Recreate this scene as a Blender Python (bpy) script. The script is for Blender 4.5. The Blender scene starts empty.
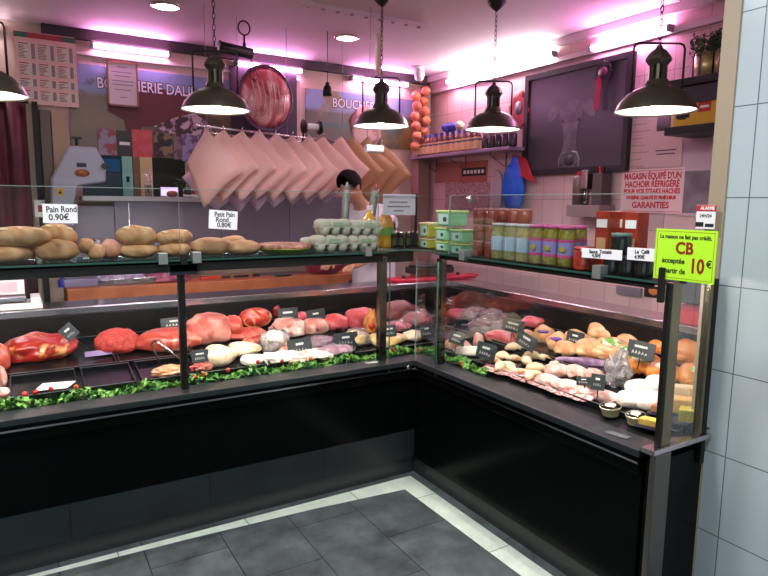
import bpy, bmesh, math, random
from mathutils import Matrix, Vector, Euler, noise
random.seed(7)
R = math.radians
sc = bpy.context.scene
COL = sc.collection
# ------------------------------------------------------------------ camera
FPX = 609.7
CH = 1.6
ya, pt_, ro = R(30.95), R(7.92), R(.58)
Fw = Vector((math.sin(ya)*math.cos(pt_), math.cos(ya)*math.cos(pt_), -math.sin(pt_)))
R0 = Vector((math.cos(ya), -math.sin(ya), 0)); U0 = R0.cross(Fw)
Rt = R0*math.cos(ro) + U0*math.sin(ro); Up = -R0*math.sin(ro) + U0*math.cos(ro)
cam = bpy.data.objects.new('camera', bpy.data.cameras.new('camera')); COL.objects.link(cam)
cam.data.sensor_width = 36; cam.data.lens = FPX*36/768; cam.data.clip_start = .05
mm = Matrix((Rt, Up, -Fw)).transposed().to_4x4(); mm.translation = (0, 0, CH); cam.matrix_world = mm
sc.camera = cam
def ray(px, py): return Rt*(px-384) - Up*(py-288) + Fw*FPX
def at(px, py, ax, v):
    r = ray(px, py); o = Vector((0, 0, CH)); return o + r*((v-o[ax])/r[ax])
def depth(p): return (Vector(p)-Vector((0, 0, CH))).dot(Fw)
def wpx(n, p): return n*depth(p)/FPX            # n pixels at point p, in metres
def dkL(px, py):
    r = ray(px, py); t = (.70-.13*2.99-CH)/(r.z-.13*r.y); return Vector((0, 0, CH))+r*t
def dkR(px, py):
    r = ray(px, py); t = (.70-.13*2.06-CH)/(r.z-.13*r.x); return Vector((0, 0, CH))+r*t
# ------------------------------------------------------------------ materials
def lin(h):
    if isinstance(h, str):
        h = h.lstrip('#'); c = [int(h[i:i+2], 16)/255 for i in (0, 2, 4)]
        return tuple(x/12.92 if x <= .04045 else ((x+.055)/1.055)**2.4 for x in c)
    return h
MC = {}
def mat(name, c, rough=.5, metal=0, em=0, emc=None, c2=None, scale=8, lo=.4, hi=.6, bump=0, bscale=40, coat=0, sub=0, trans=0, det=3, dist=0, spec=None):
    if name in MC: return MC[name]
    m = bpy.data.materials.new(name); m.use_nodes = True; nt = m.node_tree; b = nt.nodes['Principled BSDF']
    c = lin(c)
    b.inputs['Base Color'].default_value = (*c, 1); b.inputs['Roughness'].default_value = rough; b.inputs['Metallic'].default_value = metal
    if spec is not None: b.inputs['Specular IOR Level'].default_value = spec
    if coat: b.inputs['Coat Weight'].default_value = coat; b.inputs['Coat Roughness'].default_value = .12
    if sub: b.inputs['Subsurface Weight'].default_value = sub; b.inputs['Subsurface Radius'].default_value = (.02, .008, .005)
    if trans: b.inputs['Transmission Weight'].default_value = trans
    if em: b.inputs['Emission Color'].default_value = (*lin(emc or c), 1); b.inputs['Emission Strength'].default_value = em
    tc = None
    if c2 or bump:
        tc = nt.nodes.new('ShaderNodeTexCoord')
    if c2:
        n = nt.nodes.new('ShaderNodeTexNoise'); n.inputs['Scale'].default_value = scale; n.inputs['Detail'].default_value = det; n.inputs['Distortion'].default_value = dist
        r = nt.nodes.new('ShaderNodeValToRGB'); r.color_ramp.elements[0].position = lo; r.color_ramp.elements[1].position = hi
        r.color_ramp.elements[0].color = (*c, 1); r.color_ramp.elements[1].color = (*lin(c2), 1)
        nt.links.new(tc.outputs['Object'], n.inputs['Vector']); nt.links.new(n.outputs['Fac'], r.inputs['Fac']); nt.links.new(r.outputs['Color'], b.inputs['Base Color'])
    if bump:
        n = nt.nodes.new('ShaderNodeTexNoise'); n.inputs['Scale'].default_value = bscale
        bp = nt.nodes.new('ShaderNodeBump'); bp.inputs['Strength'].default_value = bump; bp.inputs['Distance'].default_value = .01
        nt.links.new(tc.outputs['Object'], n.inputs['Vector']); nt.links.new(n.outputs['Fac'], bp.inputs['Height']); nt.links.new(bp.outputs['Normal'], b.inputs['Normal'])
    MC[name] = m; return m
def emit(name, c, s):
    if name in MC: return MC[name]
    m = bpy.data.materials.new(name); m.use_nodes = True; nt = m.node_tree; nt.nodes.clear()
    e = nt.nodes.new('ShaderNodeEmission'); e.inputs[0].default_value = (*lin(c), 1); e.inputs[1].default_value = s
    o = nt.nodes.new('ShaderNodeOutputMaterial'); nt.links.new(e.outputs[0], o.inputs[0]); MC[name] = m; return m
def glass(name, tint='#e6f2ee', refl=1.0, ior=1.45, base=.0):
    if name in MC: return MC[name]
    m = bpy.data.materials.new(name); m.use_nodes = True; nt = m.node_tree; nt.nodes.clear()
    t = nt.nodes.new('ShaderNodeBsdfTransparent'); t.inputs[0].default_value = (*lin(tint), 1)
    g = nt.nodes.new('ShaderNodeBsdfGlossy'); g.inputs['Roughness'].default_value = .03
    f = nt.nodes.new('ShaderNodeFresnel'); f.inputs[0].default_value = ior
    k = nt.nodes.new('ShaderNodeMath'); k.operation = 'MULTIPLY_ADD'; k.inputs[1].default_value = refl; k.inputs[2].default_value = base
    x = nt.nodes.new('ShaderNodeMixShader'); o = nt.nodes.new('ShaderNodeOutputMaterial')
    nt.links.new(f.outputs[0], k.inputs[0]); nt.links.new(k.outputs[0], x.inputs[0]); nt.links.new(t.outputs[0], x.inputs[1]); nt.links.new(g.outputs[0], x.inputs[2]); nt.links.new(x.outputs[0], o.inputs[0])
    MC[name] = m; return m
def film_mat(name, tint, milk=.22, gl=.25):
    m = bpy.data.materials.new(name); m.use_nodes = True; nt = m.node_tree; nt.nodes.clear(); N = nt.nodes.new
    t = N('ShaderNodeBsdfTransparent'); d = N('ShaderNodeBsdfDiffuse'); d.inputs[0].default_value = (*lin(tint), 1); g = N('ShaderNodeBsdfGlossy'); g.inputs['Roughness'].default_value = .12
    a = N('ShaderNodeMixShader'); a.inputs[0].default_value = milk; b = N('ShaderNodeMixShader'); f = N('ShaderNodeFresnel'); k = N('ShaderNodeMath'); k.operation = 'MULTIPLY'; k.inputs[1].default_value = gl*4
    o = N('ShaderNodeOutputMaterial'); l = nt.links.new; l(t.outputs[0], a.inputs[1]); l(d.outputs[0], a.inputs[2]); l(f.outputs[0], k.inputs[0]); l(k.outputs[0], b.inputs[0]); l(a.outputs[0], b.inputs[1]); l(g.outputs[0], b.inputs[2]); l(b.outputs[0], o.inputs[0])
    MC[name] = m; return m
def brick(name, c1, c2, cm, bw, bh, mortar, axes='xz', off=0, rough=.3, noisy=0, bumpd=0, org=(0, 0), spec=.5, nscale=6):
    """tiles laid in world metres on the plane of the two named axes"""
    m = bpy.data.materials.new(name); m.use_nodes = True; nt = m.node_tree; b = nt.nodes['Principled BSDF']
    tc = nt.nodes.new('ShaderNodeTexCoord'); s = nt.nodes.new('ShaderNodeSeparateXYZ'); cb = nt.nodes.new('ShaderNodeCombineXYZ')
    nt.links.new(tc.outputs['Object'], s.inputs[0])
    for i, a in enumerate(axes):
        ad = nt.nodes.new('ShaderNodeMath'); ad.operation = 'SUBTRACT'; ad.inputs[1].default_value = org[i]
        nt.links.new(s.outputs['xyz'.index(a)], ad.inputs[0]); nt.links.new(ad.outputs[0], cb.inputs[i])
    t = nt.nodes.new('ShaderNodeTexBrick'); t.offset = off; t.inputs['Scale'].default_value = 1
    t.inputs['Brick Width'].default_value = bw; t.inputs['Row Height'].default_value = bh; t.inputs['Mortar Size'].default_value = mortar; t.inputs['Mortar Smooth'].default_value = .1
    t.inputs['Color1'].default_value = (*lin(c1), 1); t.inputs['Color2'].default_value = (*lin(c2), 1); t.inputs['Mortar'].default_value = (*lin(cm), 1)
    nt.links.new(cb.outputs[0], t.inputs['Vector']); out = t.outputs['Color']
    if noisy:
        n = nt.nodes.new('ShaderNodeTexNoise'); n.inputs['Scale'].default_value = nscale; n.inputs['Detail'].default_value = 8; n.inputs['Roughness'].default_value = .65
        nt.links.new(tc.outputs['Object'], n.inputs['Vector'])
        mr = nt.nodes.new('ShaderNodeMapRange'); mr.inputs[1].default_value = .3; mr.inputs[2].default_value = .7; mr.inputs[3].default_value = 1-noisy; mr.inputs[4].default_value = 1+noisy
        nt.links.new(n.outputs['Fac'], mr.inputs[0])
        mx = nt.nodes.new('ShaderNodeVectorMath'); mx.operation = 'SCALE'; nt.links.new(out, mx.inputs[0]); nt.links.new(mr.outputs[0], mx.inputs['Scale']); out = mx.outputs[0]
    nt.links.new(out, b.inputs['Base Color']); b.inputs['Roughness'].default_value = rough; b.inputs['Specular IOR Level'].default_value = spec
    if bumpd:
        bp = nt.nodes.new('ShaderNodeBump'); bp.inputs['Strength'].default_value = bumpd; bp.inputs['Distance'].default_value = .004; bp.invert = True
        nt.links.new(t.outputs['Fac'], bp.inputs['Height']); nt.links.new(bp.outputs['Normal'], b.inputs['Normal'])
    MC[name] = m; return m
# ------------------------------------------------------------------ mesh builder
def T(x=0, y=0, z=0, rx=0, ry=0, rz=0, s=1):
    return Matrix.Translation((x, y, z)) @ Euler((R(rx), R(ry), R(rz))).to_matrix().to_4x4() @ (Matrix.Diagonal((*s, 1)) if isinstance(s, tuple) else Matrix.Scale(s, 4))
class MB:
    def __init__(self): self.bm = bmesh.new(); self.mats = []; self.sm = []
    def mi(self, m):
        if m is None: return 0
        if m not in self.mats: self.mats.append(m)
        return self.mats.index(m)
    def add(self, V, F, m=None, M=None, smooth=False):
        k = self.mi(m); vs = [self.bm.verts.new(M @ Vector(v) if M else v) for v in V]
        for f in F:
            try: fc = self.bm.faces.new([vs[i] for i in f]); fc.material_index = k; fc.smooth = smooth
            except ValueError: pass
        return self
    def box(self, c, s, m=None, M=None, bev=0):
        x, y, z = (a/2 for a in s); X, Y, Z = c
        if bev:
            b = bmesh.new(); bmesh.ops.create_cube(b, size=1)
            for v in b.verts: v.co = Vector((v.co.x*s[0], v.co.y*s[1], v.co.z*s[2]))+Vector(c)
            bmesh.ops.bevel(b, geom=b.edges[:], offset=bev, segments=2, affect='EDGES', profile=.6)
            b.verts.index_update(); self.add([v.co.copy() for v in b.verts], [[v.index for v in f.verts] for f in b.faces], m, M); b.free(); return self
        V = [(X+a*x, Y+b*y, Z+c_*z) for a in (-1, 1) for b in (-1, 1) for c_ in (-1, 1)]
        return self.add(V, [(0, 1, 3, 2), (4, 6, 7, 5), (0, 4, 5, 1), (2, 3, 7, 6), (0, 2, 6, 4), (1, 5, 7, 3)], m, M)
    def b2(self, p0, p1, m=None, M=None, bev=0):
        return self.box([(a+b)/2 for a, b in zip(p0, p1)], [abs(b-a) for a, b in zip(p0, p1)], m, M, bev)
    def lathe(self, prof, n=24, m=None, M=None, smooth=True, close=True):
        V = []; F = []
        for r, z in prof:
            for i in range(n):
                a = 2*math.pi*i/n; V.append((r*math.cos(a), r*math.sin(a), z))
        for j in range(len(prof)-1):
            for i in range(n):
                a = j*n+i; b = j*n+(i+1) % n; F.append((a, b, b+n, a+n))
        self.add(V, F, m, M, smooth)
        if close:
            V2 = V[:n]; self.add(V2, [tuple(reversed(range(n)))], m, M); V3 = V[-n:]; self.add(V3, [tuple(range(n))], m, M)
        return self
    def cyl(self, r, h, n=20, m=None, M=None, r2=None): return self.lathe([(r, 0), (r if r2 is None else r2, h)], n, m, M)
    def tube(self, pts, r, n=8, m=None, M=None, cyc=False):
        P = [Vector(p) for p in pts]; V = []; F = []; N = len(P); up = Vector((0, 0, 1))
        rr = r if isinstance(r, (list, tuple)) else [r]*N; prev = None
        for i, p in enumerate(P):
            a = P[(i-1) % N] if (cyc or i) else p; b = P[(i+1) % N] if (cyc or i < N-1) else p
            d = (b-a).normalized()
            u = prev - d*prev.dot(d) if prev is not None else (up.cross(d) if abs(d.z) < .95 else Vector((1, 0, 0)).cross(d))
            if u.length < 1e-5: u = Vector((1, 0, 0))
            u.normalize(); prev = u; w = d.cross(u)
            for k in range(n):
                t = 2*math.pi*k/n; V.append(p+(u*math.cos(t)+w*math.sin(t))*rr[i])
        L = N if cyc else N-1
        for i in range(L):
            for k in range(n):
                a = i*n+k; b = i*n+(k+1) % n; c = ((i+1) % N)*n; F.append((a, b, c+(k+1) % n, c+k))
        if not cyc: F.append(tuple(reversed(range(n)))); F.append(tuple(range((N-1)*n, N*n)))
        return self.add(V, F, m, M, True)
    def prism(self, poly, z0, z1, m=None, M=None):
        n = len(poly); V = [(x, y, z0) for x, y in poly]+[(x, y, z1) for x, y in poly]
        F = [tuple(reversed(range(n))), tuple(range(n, 2*n))]+[(i, (i+1) % n, n+(i+1) % n, n+i) for i in range(n)]
        return self.add(V, F, m, M)
    def blob(self, c=(0, 0, 0), d=(1, 1, 1), seed=0, amp=.12, fr=1.6, sub=3, m=None, M=None, flat=0, pw=1, fn=None):
        b = bmesh.new(); bmesh.ops.create_icosphere(b, subdivisions=sub, radius=1); o = Vector((seed*3.17, seed*1.3, seed*.77)); V = []
        for v in b.verts:
            p = v.co.copy(); k = 1+amp*2*noise.noise(p*fr+o)+amp*.6*noise.noise(p*fr*3+o)
            q = Vector([math.copysign(abs(t)**pw, t) for t in p])*k
            if fn: q = fn(q)
            if flat and q.z < -flat: q.z = -flat
            V.append(Vector((q.x*d[0]/2+c[0], q.y*d[1]/2+c[1], q.z*d[2]/2+c[2])))
        b.verts.index_update(); self.add(V, [[v.index for v in f.verts] for f in b.faces], m, M, True); b.free(); return self
    def build(self, name, m=None, parent=None, loc=None, rz=0, M=None, kind=None, bev=0):
        me = bpy.data.meshes.new(name); bmesh.ops.recalc_face_normals(self.bm, faces=self.bm.faces[:]); self.bm.to_mesh(me); self.bm.free()
        for x in (self.mats or [m]): me.materials.append(x)
        o = bpy.data.objects.new(name, me); COL.objects.link(o)
        if M is not None: o.matrix_world = M
        if loc is not None: o.location = loc
        if rz: o.rotation_euler.z = R(rz)
        if parent: o.parent = parent
        if kind: o['kind'] = kind
        if bev:
            md = o.modifiers.new('edge', 'BEVEL'); md.width = bev; md.segments = 2; md.limit_method = 'ANGLE'
        return o
def tag(o, label, cat, group=None, kind=None):
    o['label'] = label; o['category'] = cat
    if group: o['group'] = group
    if kind: o['kind'] = kind
    return o
def thing(name, label, cat, loc=(0, 0, 0), rz=0, group=None, rot=None):
    o = bpy.data.objects.new(name, None); COL.objects.link(o); o.location = loc
    o.rotation_euler = rot if rot else (0, 0, R(rz)); o.empty_display_size = .05
    return tag(o, label, cat, group)
def dup(root, loc, rz=0, label=None, rot=None):
    def cp(o, par):
        c = o.copy(); COL.objects.link(c); c.parent = par
        for ch in list(o.children):
            if not ch.get('_n'): cp(ch, c)
        return c
    r = cp(root, None); r.location = loc; r.rotation_euler = rot if rot else (0, 0, R(rz))
    if label: r['label'] = label
    return r
def text(s, size, m, parent, M, name='lettering', align='CENTER', sx=1, bold=0, ext=.0006, space=1):
    cu = bpy.data.curves.new(name, 'FONT'); cu.body = s; cu.size = size; cu.align_x = align; cu.align_y = 'CENTER'; cu.extrude = ext; cu.offset = bold; cu.space_line = .95; cu.space_character = space; cu.resolution_u = 3
    o = bpy.data.objects.new(name, cu); COL.objects.link(o)
    me = bpy.data.meshes.new_from_object(o.evaluated_get(bpy.context.evaluated_depsgraph_get())); bpy.data.objects.remove(o)
    me.materials.clear(); me.materials.append(m)
    o = bpy.data.objects.new(name, me); COL.objects.link(o); o.parent = parent; o.matrix_local = M @ Matrix.Diagonal((sx, 1, 1, 1)); return o
# text / panel frames: local x to the right, y up, z toward the viewer
def faceL(x, y, z): return Matrix.Translation((x, y, z)) @ Euler((R(90), 0, 0)).to_matrix().to_4x4()          # faces -Y
def faceR(x, y, z): return Matrix.Translation((x, y, z)) @ Euler((R(90), 0, R(-90))).to_matrix().to_4x4()      # faces -X
# ------------------------------------------------------------------ palette
steel = mat('brushed_steel', '#d0c6cc', .2, 1, bump=.04, bscale=80)
chrome = mat('chrome', '#d8d4cc', .12, 1); postm = mat('polished_post', '#6e675c', .16, 1)
black_gloss = mat('black_lacquer', '#050606', .18, spec=.1)
black_mat = mat('black_satin', '#111212', .45)
black_metal = mat('black_iron', '#15130f', .5, .3)
dark_ledge = mat('dark_grey_ledge', '#24292b', .3)
white_pl = mat('white_plastic', '#e6e2e0', .4)
paperw = mat('white_card', '#f1eeee', .6)
ink = mat('black_ink', '#141214', .6)
red_ink = mat('red_ink', '#c01020', .5)
chalk = mat('chalk_white', '#efece4', .7)
tagboard = mat('chalkboard', '#2e3438', .5)
GL = glass('display_glass', '#f8fbfa', .28, 1.4)
GLe = mat('green_glass_edge', '#24483e', .3)
SHG = glass('shelf_glass', '#c4dcd2', .5, 1.45, .02)
# ================================================================== SETTING
floor_m = brick('slate_floor', '#41484a', '#545b5c', '#1c1f21', .60, .345, .0028, axes='yx', off=.5, rough=.4, noisy=.6, org=(.245, .061), spec=.4, nscale=5)
tileR = brick('pink_white_tile', '#d9b6b6', '#d4aeb0', '#9c7f80', .235, .22, .0022, axes='yz', rough=.22, org=(.118, .105), bumpd=.2)
tileCol = brick('white_column_tile', '#b2bdc1', '#adb9bd', '#5c666a', .40, .329, .0022, axes='yz', rough=.25, org=(.437, .317), bumpd=.2)
wallp = mat('cream_wall', '#cdb6a8', .7)
ceil_m = mat('ceiling_paint', '#dccdd0', .75)
WY, WX, CZ = 5.65, 3.92, 2.95
MB().b2((-2.2, -1.6, -.05), (WX+.1, 8.0, 0), floor_m).build('floor', kind='structure')
MB().b2((-2.2, -1.6, CZ), (WX+.1, 8.0, CZ+.08), ceil_m).build('ceiling', kind='structure')
# back wall with pass-through opening
ox0, ox1, oz0, oz1 = .48, 1.34, 1.60, 1.98
bw = MB()
bw.b2((-2.2, WY, 0), (ox0, WY+.12, CZ)); bw.b2((ox1, WY, 0), (WX+.1, WY+.12, CZ)); bw.b2((ox0, WY, oz1), (ox1, WY+.12, CZ)); bw.b2((ox0, WY, 0), (ox1, WY+.12, oz0))
bw.build('wall_back', wallp, kind='structure')
MB().b2((WX, 1.2, 0), (WX+.1, WY, CZ), tileR).build('wall_right', kind='structure')
MB().b2((-2.2, 6.9, 0), (3.2, 7.0, CZ), mat('back_room_wall', '#8f8578', .8)).build('wall_rear_room', kind='structure')
MB().b2((-2.25, 2.0, 0), (-2.15, WY, CZ), wallp).build('wall_left', kind='structure')
MB().b2((2.28, -.6, 0), (3.92, 1.32, CZ), tileCol).build('wall_column', kind='structure')
MB().b2((2.27, 1.32, .0), (2.34, 1.385, CZ), mat('beige_trim', '#a08f78', .5), bev=.004).build('trim_1', kind='structure')
# light pool along the counters painted as a pale jointed strip, tapering leftwards
pale = brick('floor_light_strip', '#c8d6c8', '#d2ddd0', '#7d8a80', .6, .6, .003, axes='xy', rough=.35, noisy=.15, org=(.3, .2), nscale=9)
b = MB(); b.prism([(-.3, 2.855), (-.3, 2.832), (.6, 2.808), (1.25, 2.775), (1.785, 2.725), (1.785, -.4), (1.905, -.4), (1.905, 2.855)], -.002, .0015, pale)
b.build('floor_light_pool', kind='structure')
# dark ceiling beam along the back wall and white wall mouldings
MB().b2((.25, WY-.06, 2.868), (WX-.02, WY, 2.948), mat('dark_beam', '#33272f', .6)).build('trim_3', kind='structure')
MB().b2((WX-.035, 1.4, 2.76), (WX, WY-.02, 2.80), mat('white_moulding', '#d8c8c8', .5), bev=.004).build('trim_4', kind='structure')
MB().b2((WX-.05, 1.4, 2.885), (WX, WY-.02, 2.945), MC['white_moulding'], bev=.004).build('trim_5', kind='structure')
MB().b2((.3, WY-.03, 2.755), (2.4, WY, 2.775), MC['white_moulding']).build('trim_6', kind='structure')
# beige post with a dark strip between the curtain and the poster
MB().b2((.28, WY-.05, 1.0), (.40, WY, 2.3), mat('beige_post', '#b09a80', .6), bev=.003).build('trim_7', kind='structure')
MB().b2((.20, WY-.07, 1.0), (.27, WY, 2.3), mat('grey_brown_post', '#6f6258', .6), bev=.003).build('trim_8', kind='structure')
MB().b2((.15, WY-.09, .6), (.19, WY, 2.35), mat('dark_strip', '#15090c', .6)).build('trim_9', kind='structure')
# corner pipe casings
MB().b2((3.72, WY-.14, 0), (3.86, WY, 2.8), mat('corner_boxing', '#9b7a70', .6), bev=.004).build('trim_10', kind='structure')
# ================================================================== COUNTERS
SH = 1.335; GY = 2.87; GX = 1.94; X0 = -1.3; YE = 1.31
slate = brick('slate_plinth_tile', '#1b2123', '#1f2628', '#0b0d0e', .62, .4, .003, axes='xz', rough=.35, noisy=.3, org=(.12, 0.02))
kick = mat('grey_kickboard', '#3f4443', .4, .6)
deckm = mat('black_deck', '#0a0a0b', .4, spec=.3)
lining = mat('black_lining', '#080708', .4, c2='#2a2220', scale=34, lo=.64, hi=.74, spec=.3)
def sheet(mb, p, q, m=None, t=.012):   # slab between edges p0-p1 and q0-q1 with thickness downwards
    P = [Vector(v) for v in (*p, *reversed(q))]; V = P+[v-Vector((0, 0, t)) for v in P]
    return mb.add(V, [(0, 1, 2, 3), (7, 6, 5, 4), (0, 4, 5, 1), (1, 5, 6, 2), (2, 6, 7, 3), (3, 7, 4, 0)], m)
cl = thing('display_counter', 'long black refrigerated meat counter with greenery running along the left', 'counter', (0, 0, 0))
MB().b2((X0, 2.89, .27), (1.95, 2.93, .60)).build('front_panel', black_gloss, cl)
MB().b2((X0, 2.885, .10), (1.95, 2.93, .268)).build('plinth', slate, cl)
MB().b2((X0, 2.90, 0), (1.95, 2.94, .098)).build('kickboard', kick, cl)
MB().b2((X0, 2.93, 0), (3.12, 4.06, .55)).build('cabinet_body', black_mat, cl)
g = MB(); g.prism([(X0, 2.855), (1.925, 2.855), (2.06, 2.99), (X0, 2.99)], .672, .70, dark_ledge)
g.prism([(X0, 2.862), (1.932, 2.862), (1.97, 2.90), (X0, 2.90)], .60, .672, black_gloss); g.build('ledge', None, cl, bev=.003)
MB().b2((X0, 2.851, .648), (1.921, 2.856, .656)).build('trim_strip', steel, cl)
g = MB(); sheet(g, ((X0, 2.992, .688), (2.06, 2.992, .688)), ((X0, 3.80, .805), (2.87, 3.80, .805)), deckm); g.add([(2.062, 2.992, .688), (2.87, 2.992, .805), (2.87, 3.80, .805), (2.062, 2.992, .676), (2.87, 2.992, .793), (2.87, 3.80, .793)], [(0, 1, 2), (5, 4, 3)], deckm); g.build('deck', None, cl)
MB().b2((X0, 3.80, .70), (2.90, 3.83, .955)).b2((2.87, 2.992, .70), (2.90, 3.80, .955)).build('rear_panel', lining, cl)
MB().prism([(X0, 3.815), (2.885, 3.815), (2.885, 2.995), (3.13, 2.995), (3.13, 4.07), (X0, 4.07)], .955, 1.0).build('worktop', steel, cl, bev=.006)
MB().b2((X0, 4.04, .5), (3.10, 4.06, .955)).build('back_panel', black_mat, cl)
ps = MB().b2((.63, 2.93, .70), (.662, 2.96, 1.30)).build('post', black_metal, cl, bev=.003)
MB().b2((.585, 2.885, 1.262), (.71, 2.965, 1.312)).build('bracket', mat('dark_blue_bracket', '#151c26', .4), ps, bev=.002)
MB().b2((.632, 2.865, 1.31), (.66, 2.885, 1.36)).build('clamp', black_metal, ps, bev=.002)
MB().b2((1.742, 2.95, .70), (1.79, 2.99, 1.30)).build('post', postm, cl, bev=.004)
lh = MB().b2((X0, 2.885, 1.276), (1.72, 2.90, 1.326)).b2((X0, 2.885, 1.316), (1.72, 3.0, 1.326)).build('light_housing', black_metal, cl)
emc = emit('display_tube', '#fff0e6', 105)
MB().cyl(.011, 2.9, 12, emc, T(-1.25, 2.935, 1.301, 0, 90, 0)).build('tube', None, lh)
MB().b2((X0, 2.87, 1.326), (1.74, 3.20, SH), SHG).b2((X0, 2.868, 1.326), (1.74, 2.8705, SH), GLe).build('glass_shelf', None, cl)
b = MB(); arc = [(1.742, 2.885), (1.80, 2.935), (1.86, 2.965), (1.92, 2.965), (1.965, 2.93), (1.985, 2.87), (1.985, 2.79), (1.972, 2.71)]
b.prism(arc+[(2.26, 2.71), (2.26, 3.20), (1.742, 3.20)], 1.327, SH, SHG); b.build('corner_glass_shelf', None, cl)
MB().tube([(x, y, 1.331) for x, y in arc], .0055, 6, GLe).build('shelf_edge', None, cl)
MB().b2((1.76, 3.0, 1.26), (2.0, 3.16, 1.322)).build('corner_bracket', black_metal, cl)
gf = MB().b2((X0, 2.861, .655), (.640, 2.867, 1.29), GL).build('front_glass', None, cl)
MB().b2((.645, 2.861, .655), (1.755, 2.867, 1.29), GL).b2((1.753, 2.8605, .655), (1.757, 2.8675, 1.29), GLe).build('front_glass', None, cl)
MB().b2((1.76, 2.861, .655), (1.932, 2.867, 1.29), GL).b2((1.93, 2.861, .655), (1.934, 2.8655, 1.29), mat('pale_glass_edge', '#7e8e88', .3)).build('front_glass', None, cl)
for xa, xb in ((X0, .64), (.66, 1.70)):
    MB().b2((xa, 2.90, SH), (xb, 2.906, 1.655), GL).b2((xa, 2.8995, 1.6535), (xb, 2.9065, 1.656), MC['pale_glass_edge']).b2((xb-.002, 2.8995, SH), (xb, 2.9065, 1.655), MC['pale_glass_edge']).build('guard_glass', None, cl)
MB().b2((1.74, 3.02, SH), (2.10, 3.026, 1.645), GL).b2((1.74, 3.0195, 1.643), (2.10, 3.0265, 1.646), MC['pale_glass_edge']).build('guard_glass', None, cl)
for x in (.555, .705, 1.62): MB().b2((x-.02, 2.862, 1.335-.02), (x+.02, 2.912, 1.335+.032)).build('glass_clip', mat('grey_clip', '#9a9c98', .35, .6), cl, bev=.002)
MB().lathe([(.0, 0), (.011, 0), (.013, .004), (.009, .008), (0, .008)], 12, chrome, T(1.885, 2.86, .663, 90)).build('screw_cap', None, cl)
MB().b2((.668, 2.90, 1.63), (.70, 2.915, 1.665)).build('glass_clamp', black_metal, cl, bev=.004)
# right counter
cr = thing('display_counter', 'black refrigerated poultry counter on the right, ending at the white tiled column', 'counter', (0, 0, 0))
MB().b2((1.95, YE+.05, .10), (1.99, 2.93, .60)).build('front_panel', black_gloss, cr)
MB().b2((1.96, YE+.05, 0), (2.0, 2.93, .098)).build('kickboard', kick, cr)
MB().b2((1.99, YE+.02, 0), (3.10, 2.925, .55)).build('cabinet_body', black_mat, cr)
MB().b2((1.95, YE+.013, .0), (2.28, YE+.033, .66)).build('end_panel', black_gloss, cr)
MB().b2((1.935, YE-.012, 0), (2.03, YE+.012, .70)).build('corner_strip', mat('dull_steel', '#77736d', .38, .9), cr, bev=.004)
g = MB(); g.prism([(1.925, YE+.05), (1.925, 2.855), (2.06, 2.99), (2.06, YE+.05)], .672, .70, dark_ledge)
g.prism([(1.932, YE+.05), (1.932, 2.862), (1.97, 2.90), (1.97, YE+.05)], .60, .672, black_gloss); g.build('ledge', None, cr, bev=.003)
MB().b2((1.921, YE+.05, .648), (1.926, 2.853, .656)).build('trim_strip', steel, cr)
g = MB(); sheet(g, ((2.062, YE+.02, .688), (2.062, 2.992, .688)), ((2.87, YE+.02, .805), (2.87, 2.992, .805)), deckm); g.build('deck', None, cr)
MB().b2((2.87, YE+.02, .70), (2.90, 2.99, .955)).build('rear_panel', lining, cr)
MB().b2((2.885, YE+.02, .955), (3.13, 2.993, 1.0)).build('worktop', steel, cr, bev=.006)
MB().b2((3.08, YE+.02, .5), (3.10, 2.99, .955)).build('back_panel', black_mat, cr)
MB().b2((1.925, YE-.012, .70), (2.30, YE+.045, .72)).build('end_ledge', steel, cr, bev=.003)
pe = MB().b2((1.966, YE+.004, .72), (1.982, YE+.02, 1.33)).build('post', black_metal, cr, bev=.002)
MB().b2((1.982, YE+.0, .72), (2.038, YE+.022, 1.33)).build('post', mat('brushed_post', '#8a7f68', .22, .9), cr, bev=.004)
MB().b2((2.215, YE+.0, .72), (2.235, YE+.02, 1.33)).build('post', MC['brushed_post'], cr, bev=.004)
MB().b2((2.236, YE+.0, .60), (2.262, YE+.04, 1.33)).build('post', black_metal, cr)
MB().b2((1.936, YE+.012, 1.26), (1.956, YE+.032, 1.385)).build('clamp', black_metal, cr, bev=.002)
MB().b2((1.985, 2.70, .70), (2.025, 2.745, 1.30)).build('post', postm, cr, bev=.004)
lh = MB().b2((1.955, YE+.06, 1.303), (1.962, 2.68, 1.326)).b2((1.955, YE+.06, 1.316), (2.07, 2.68, 1.326)).build('light_housing', black_metal, cr)
MB().cyl(.007, 1.24, 12, emit('display_tube_small', '#fff0e6', 200), T(1.985, 1.40, 1.3165-.003, -90, 0, 0)).build('tube', None, lh)
MB().b2((1.94, YE+.03, 1.326), (2.26, 2.70, SH), SHG).b2((1.938, YE+.03, 1.326), (1.9405, 2.70, SH), GLe).build('glass_shelf', None, cr)
MB().b2((1.931, YE+.05, .655), (1.937, 2.66, 1.29), GL).b2((1.9305, 2.658, .655), (1.9375, 2.662, 1.29), GLe).build('front_glass', None, cr)
MB().b2((1.931, 2.665, .655), (1.937, 2.858, 1.29), GL).build('front_glass', None, cr)
MB().b2((2.038, YE+.008, .72), (2.215, YE+.014, 1.325), GL).build('end_glass', None, cr)
MB().b2((1.97, YE+.05, SH), (1.976, 2.62, 1.645), GL).b2((1.9695, YE+.05, 1.643), (1.9765, 2.62, 1.646), MC['pale_glass_edge']).b2((1.9695, 2.617, SH), (1.9765, 2.62, 1.645), MC['pale_glass_edge']).build('guard_glass', None, cr)
for y in (1.61, 2.46): MB().b2((1.932, y-.02, 1.315), (1.982, y+.02, 1.367)).build('glass_clip', MC['grey_clip'], cr, bev=.002)
MB().lathe([(.0, 0), (.018, 0), (.02, .01), (.012, .022), (0, .022)], 14, chrome, T(1.965, 2.44, 1.625, 0, -90)).build('glass_clamp', None, cr)
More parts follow.
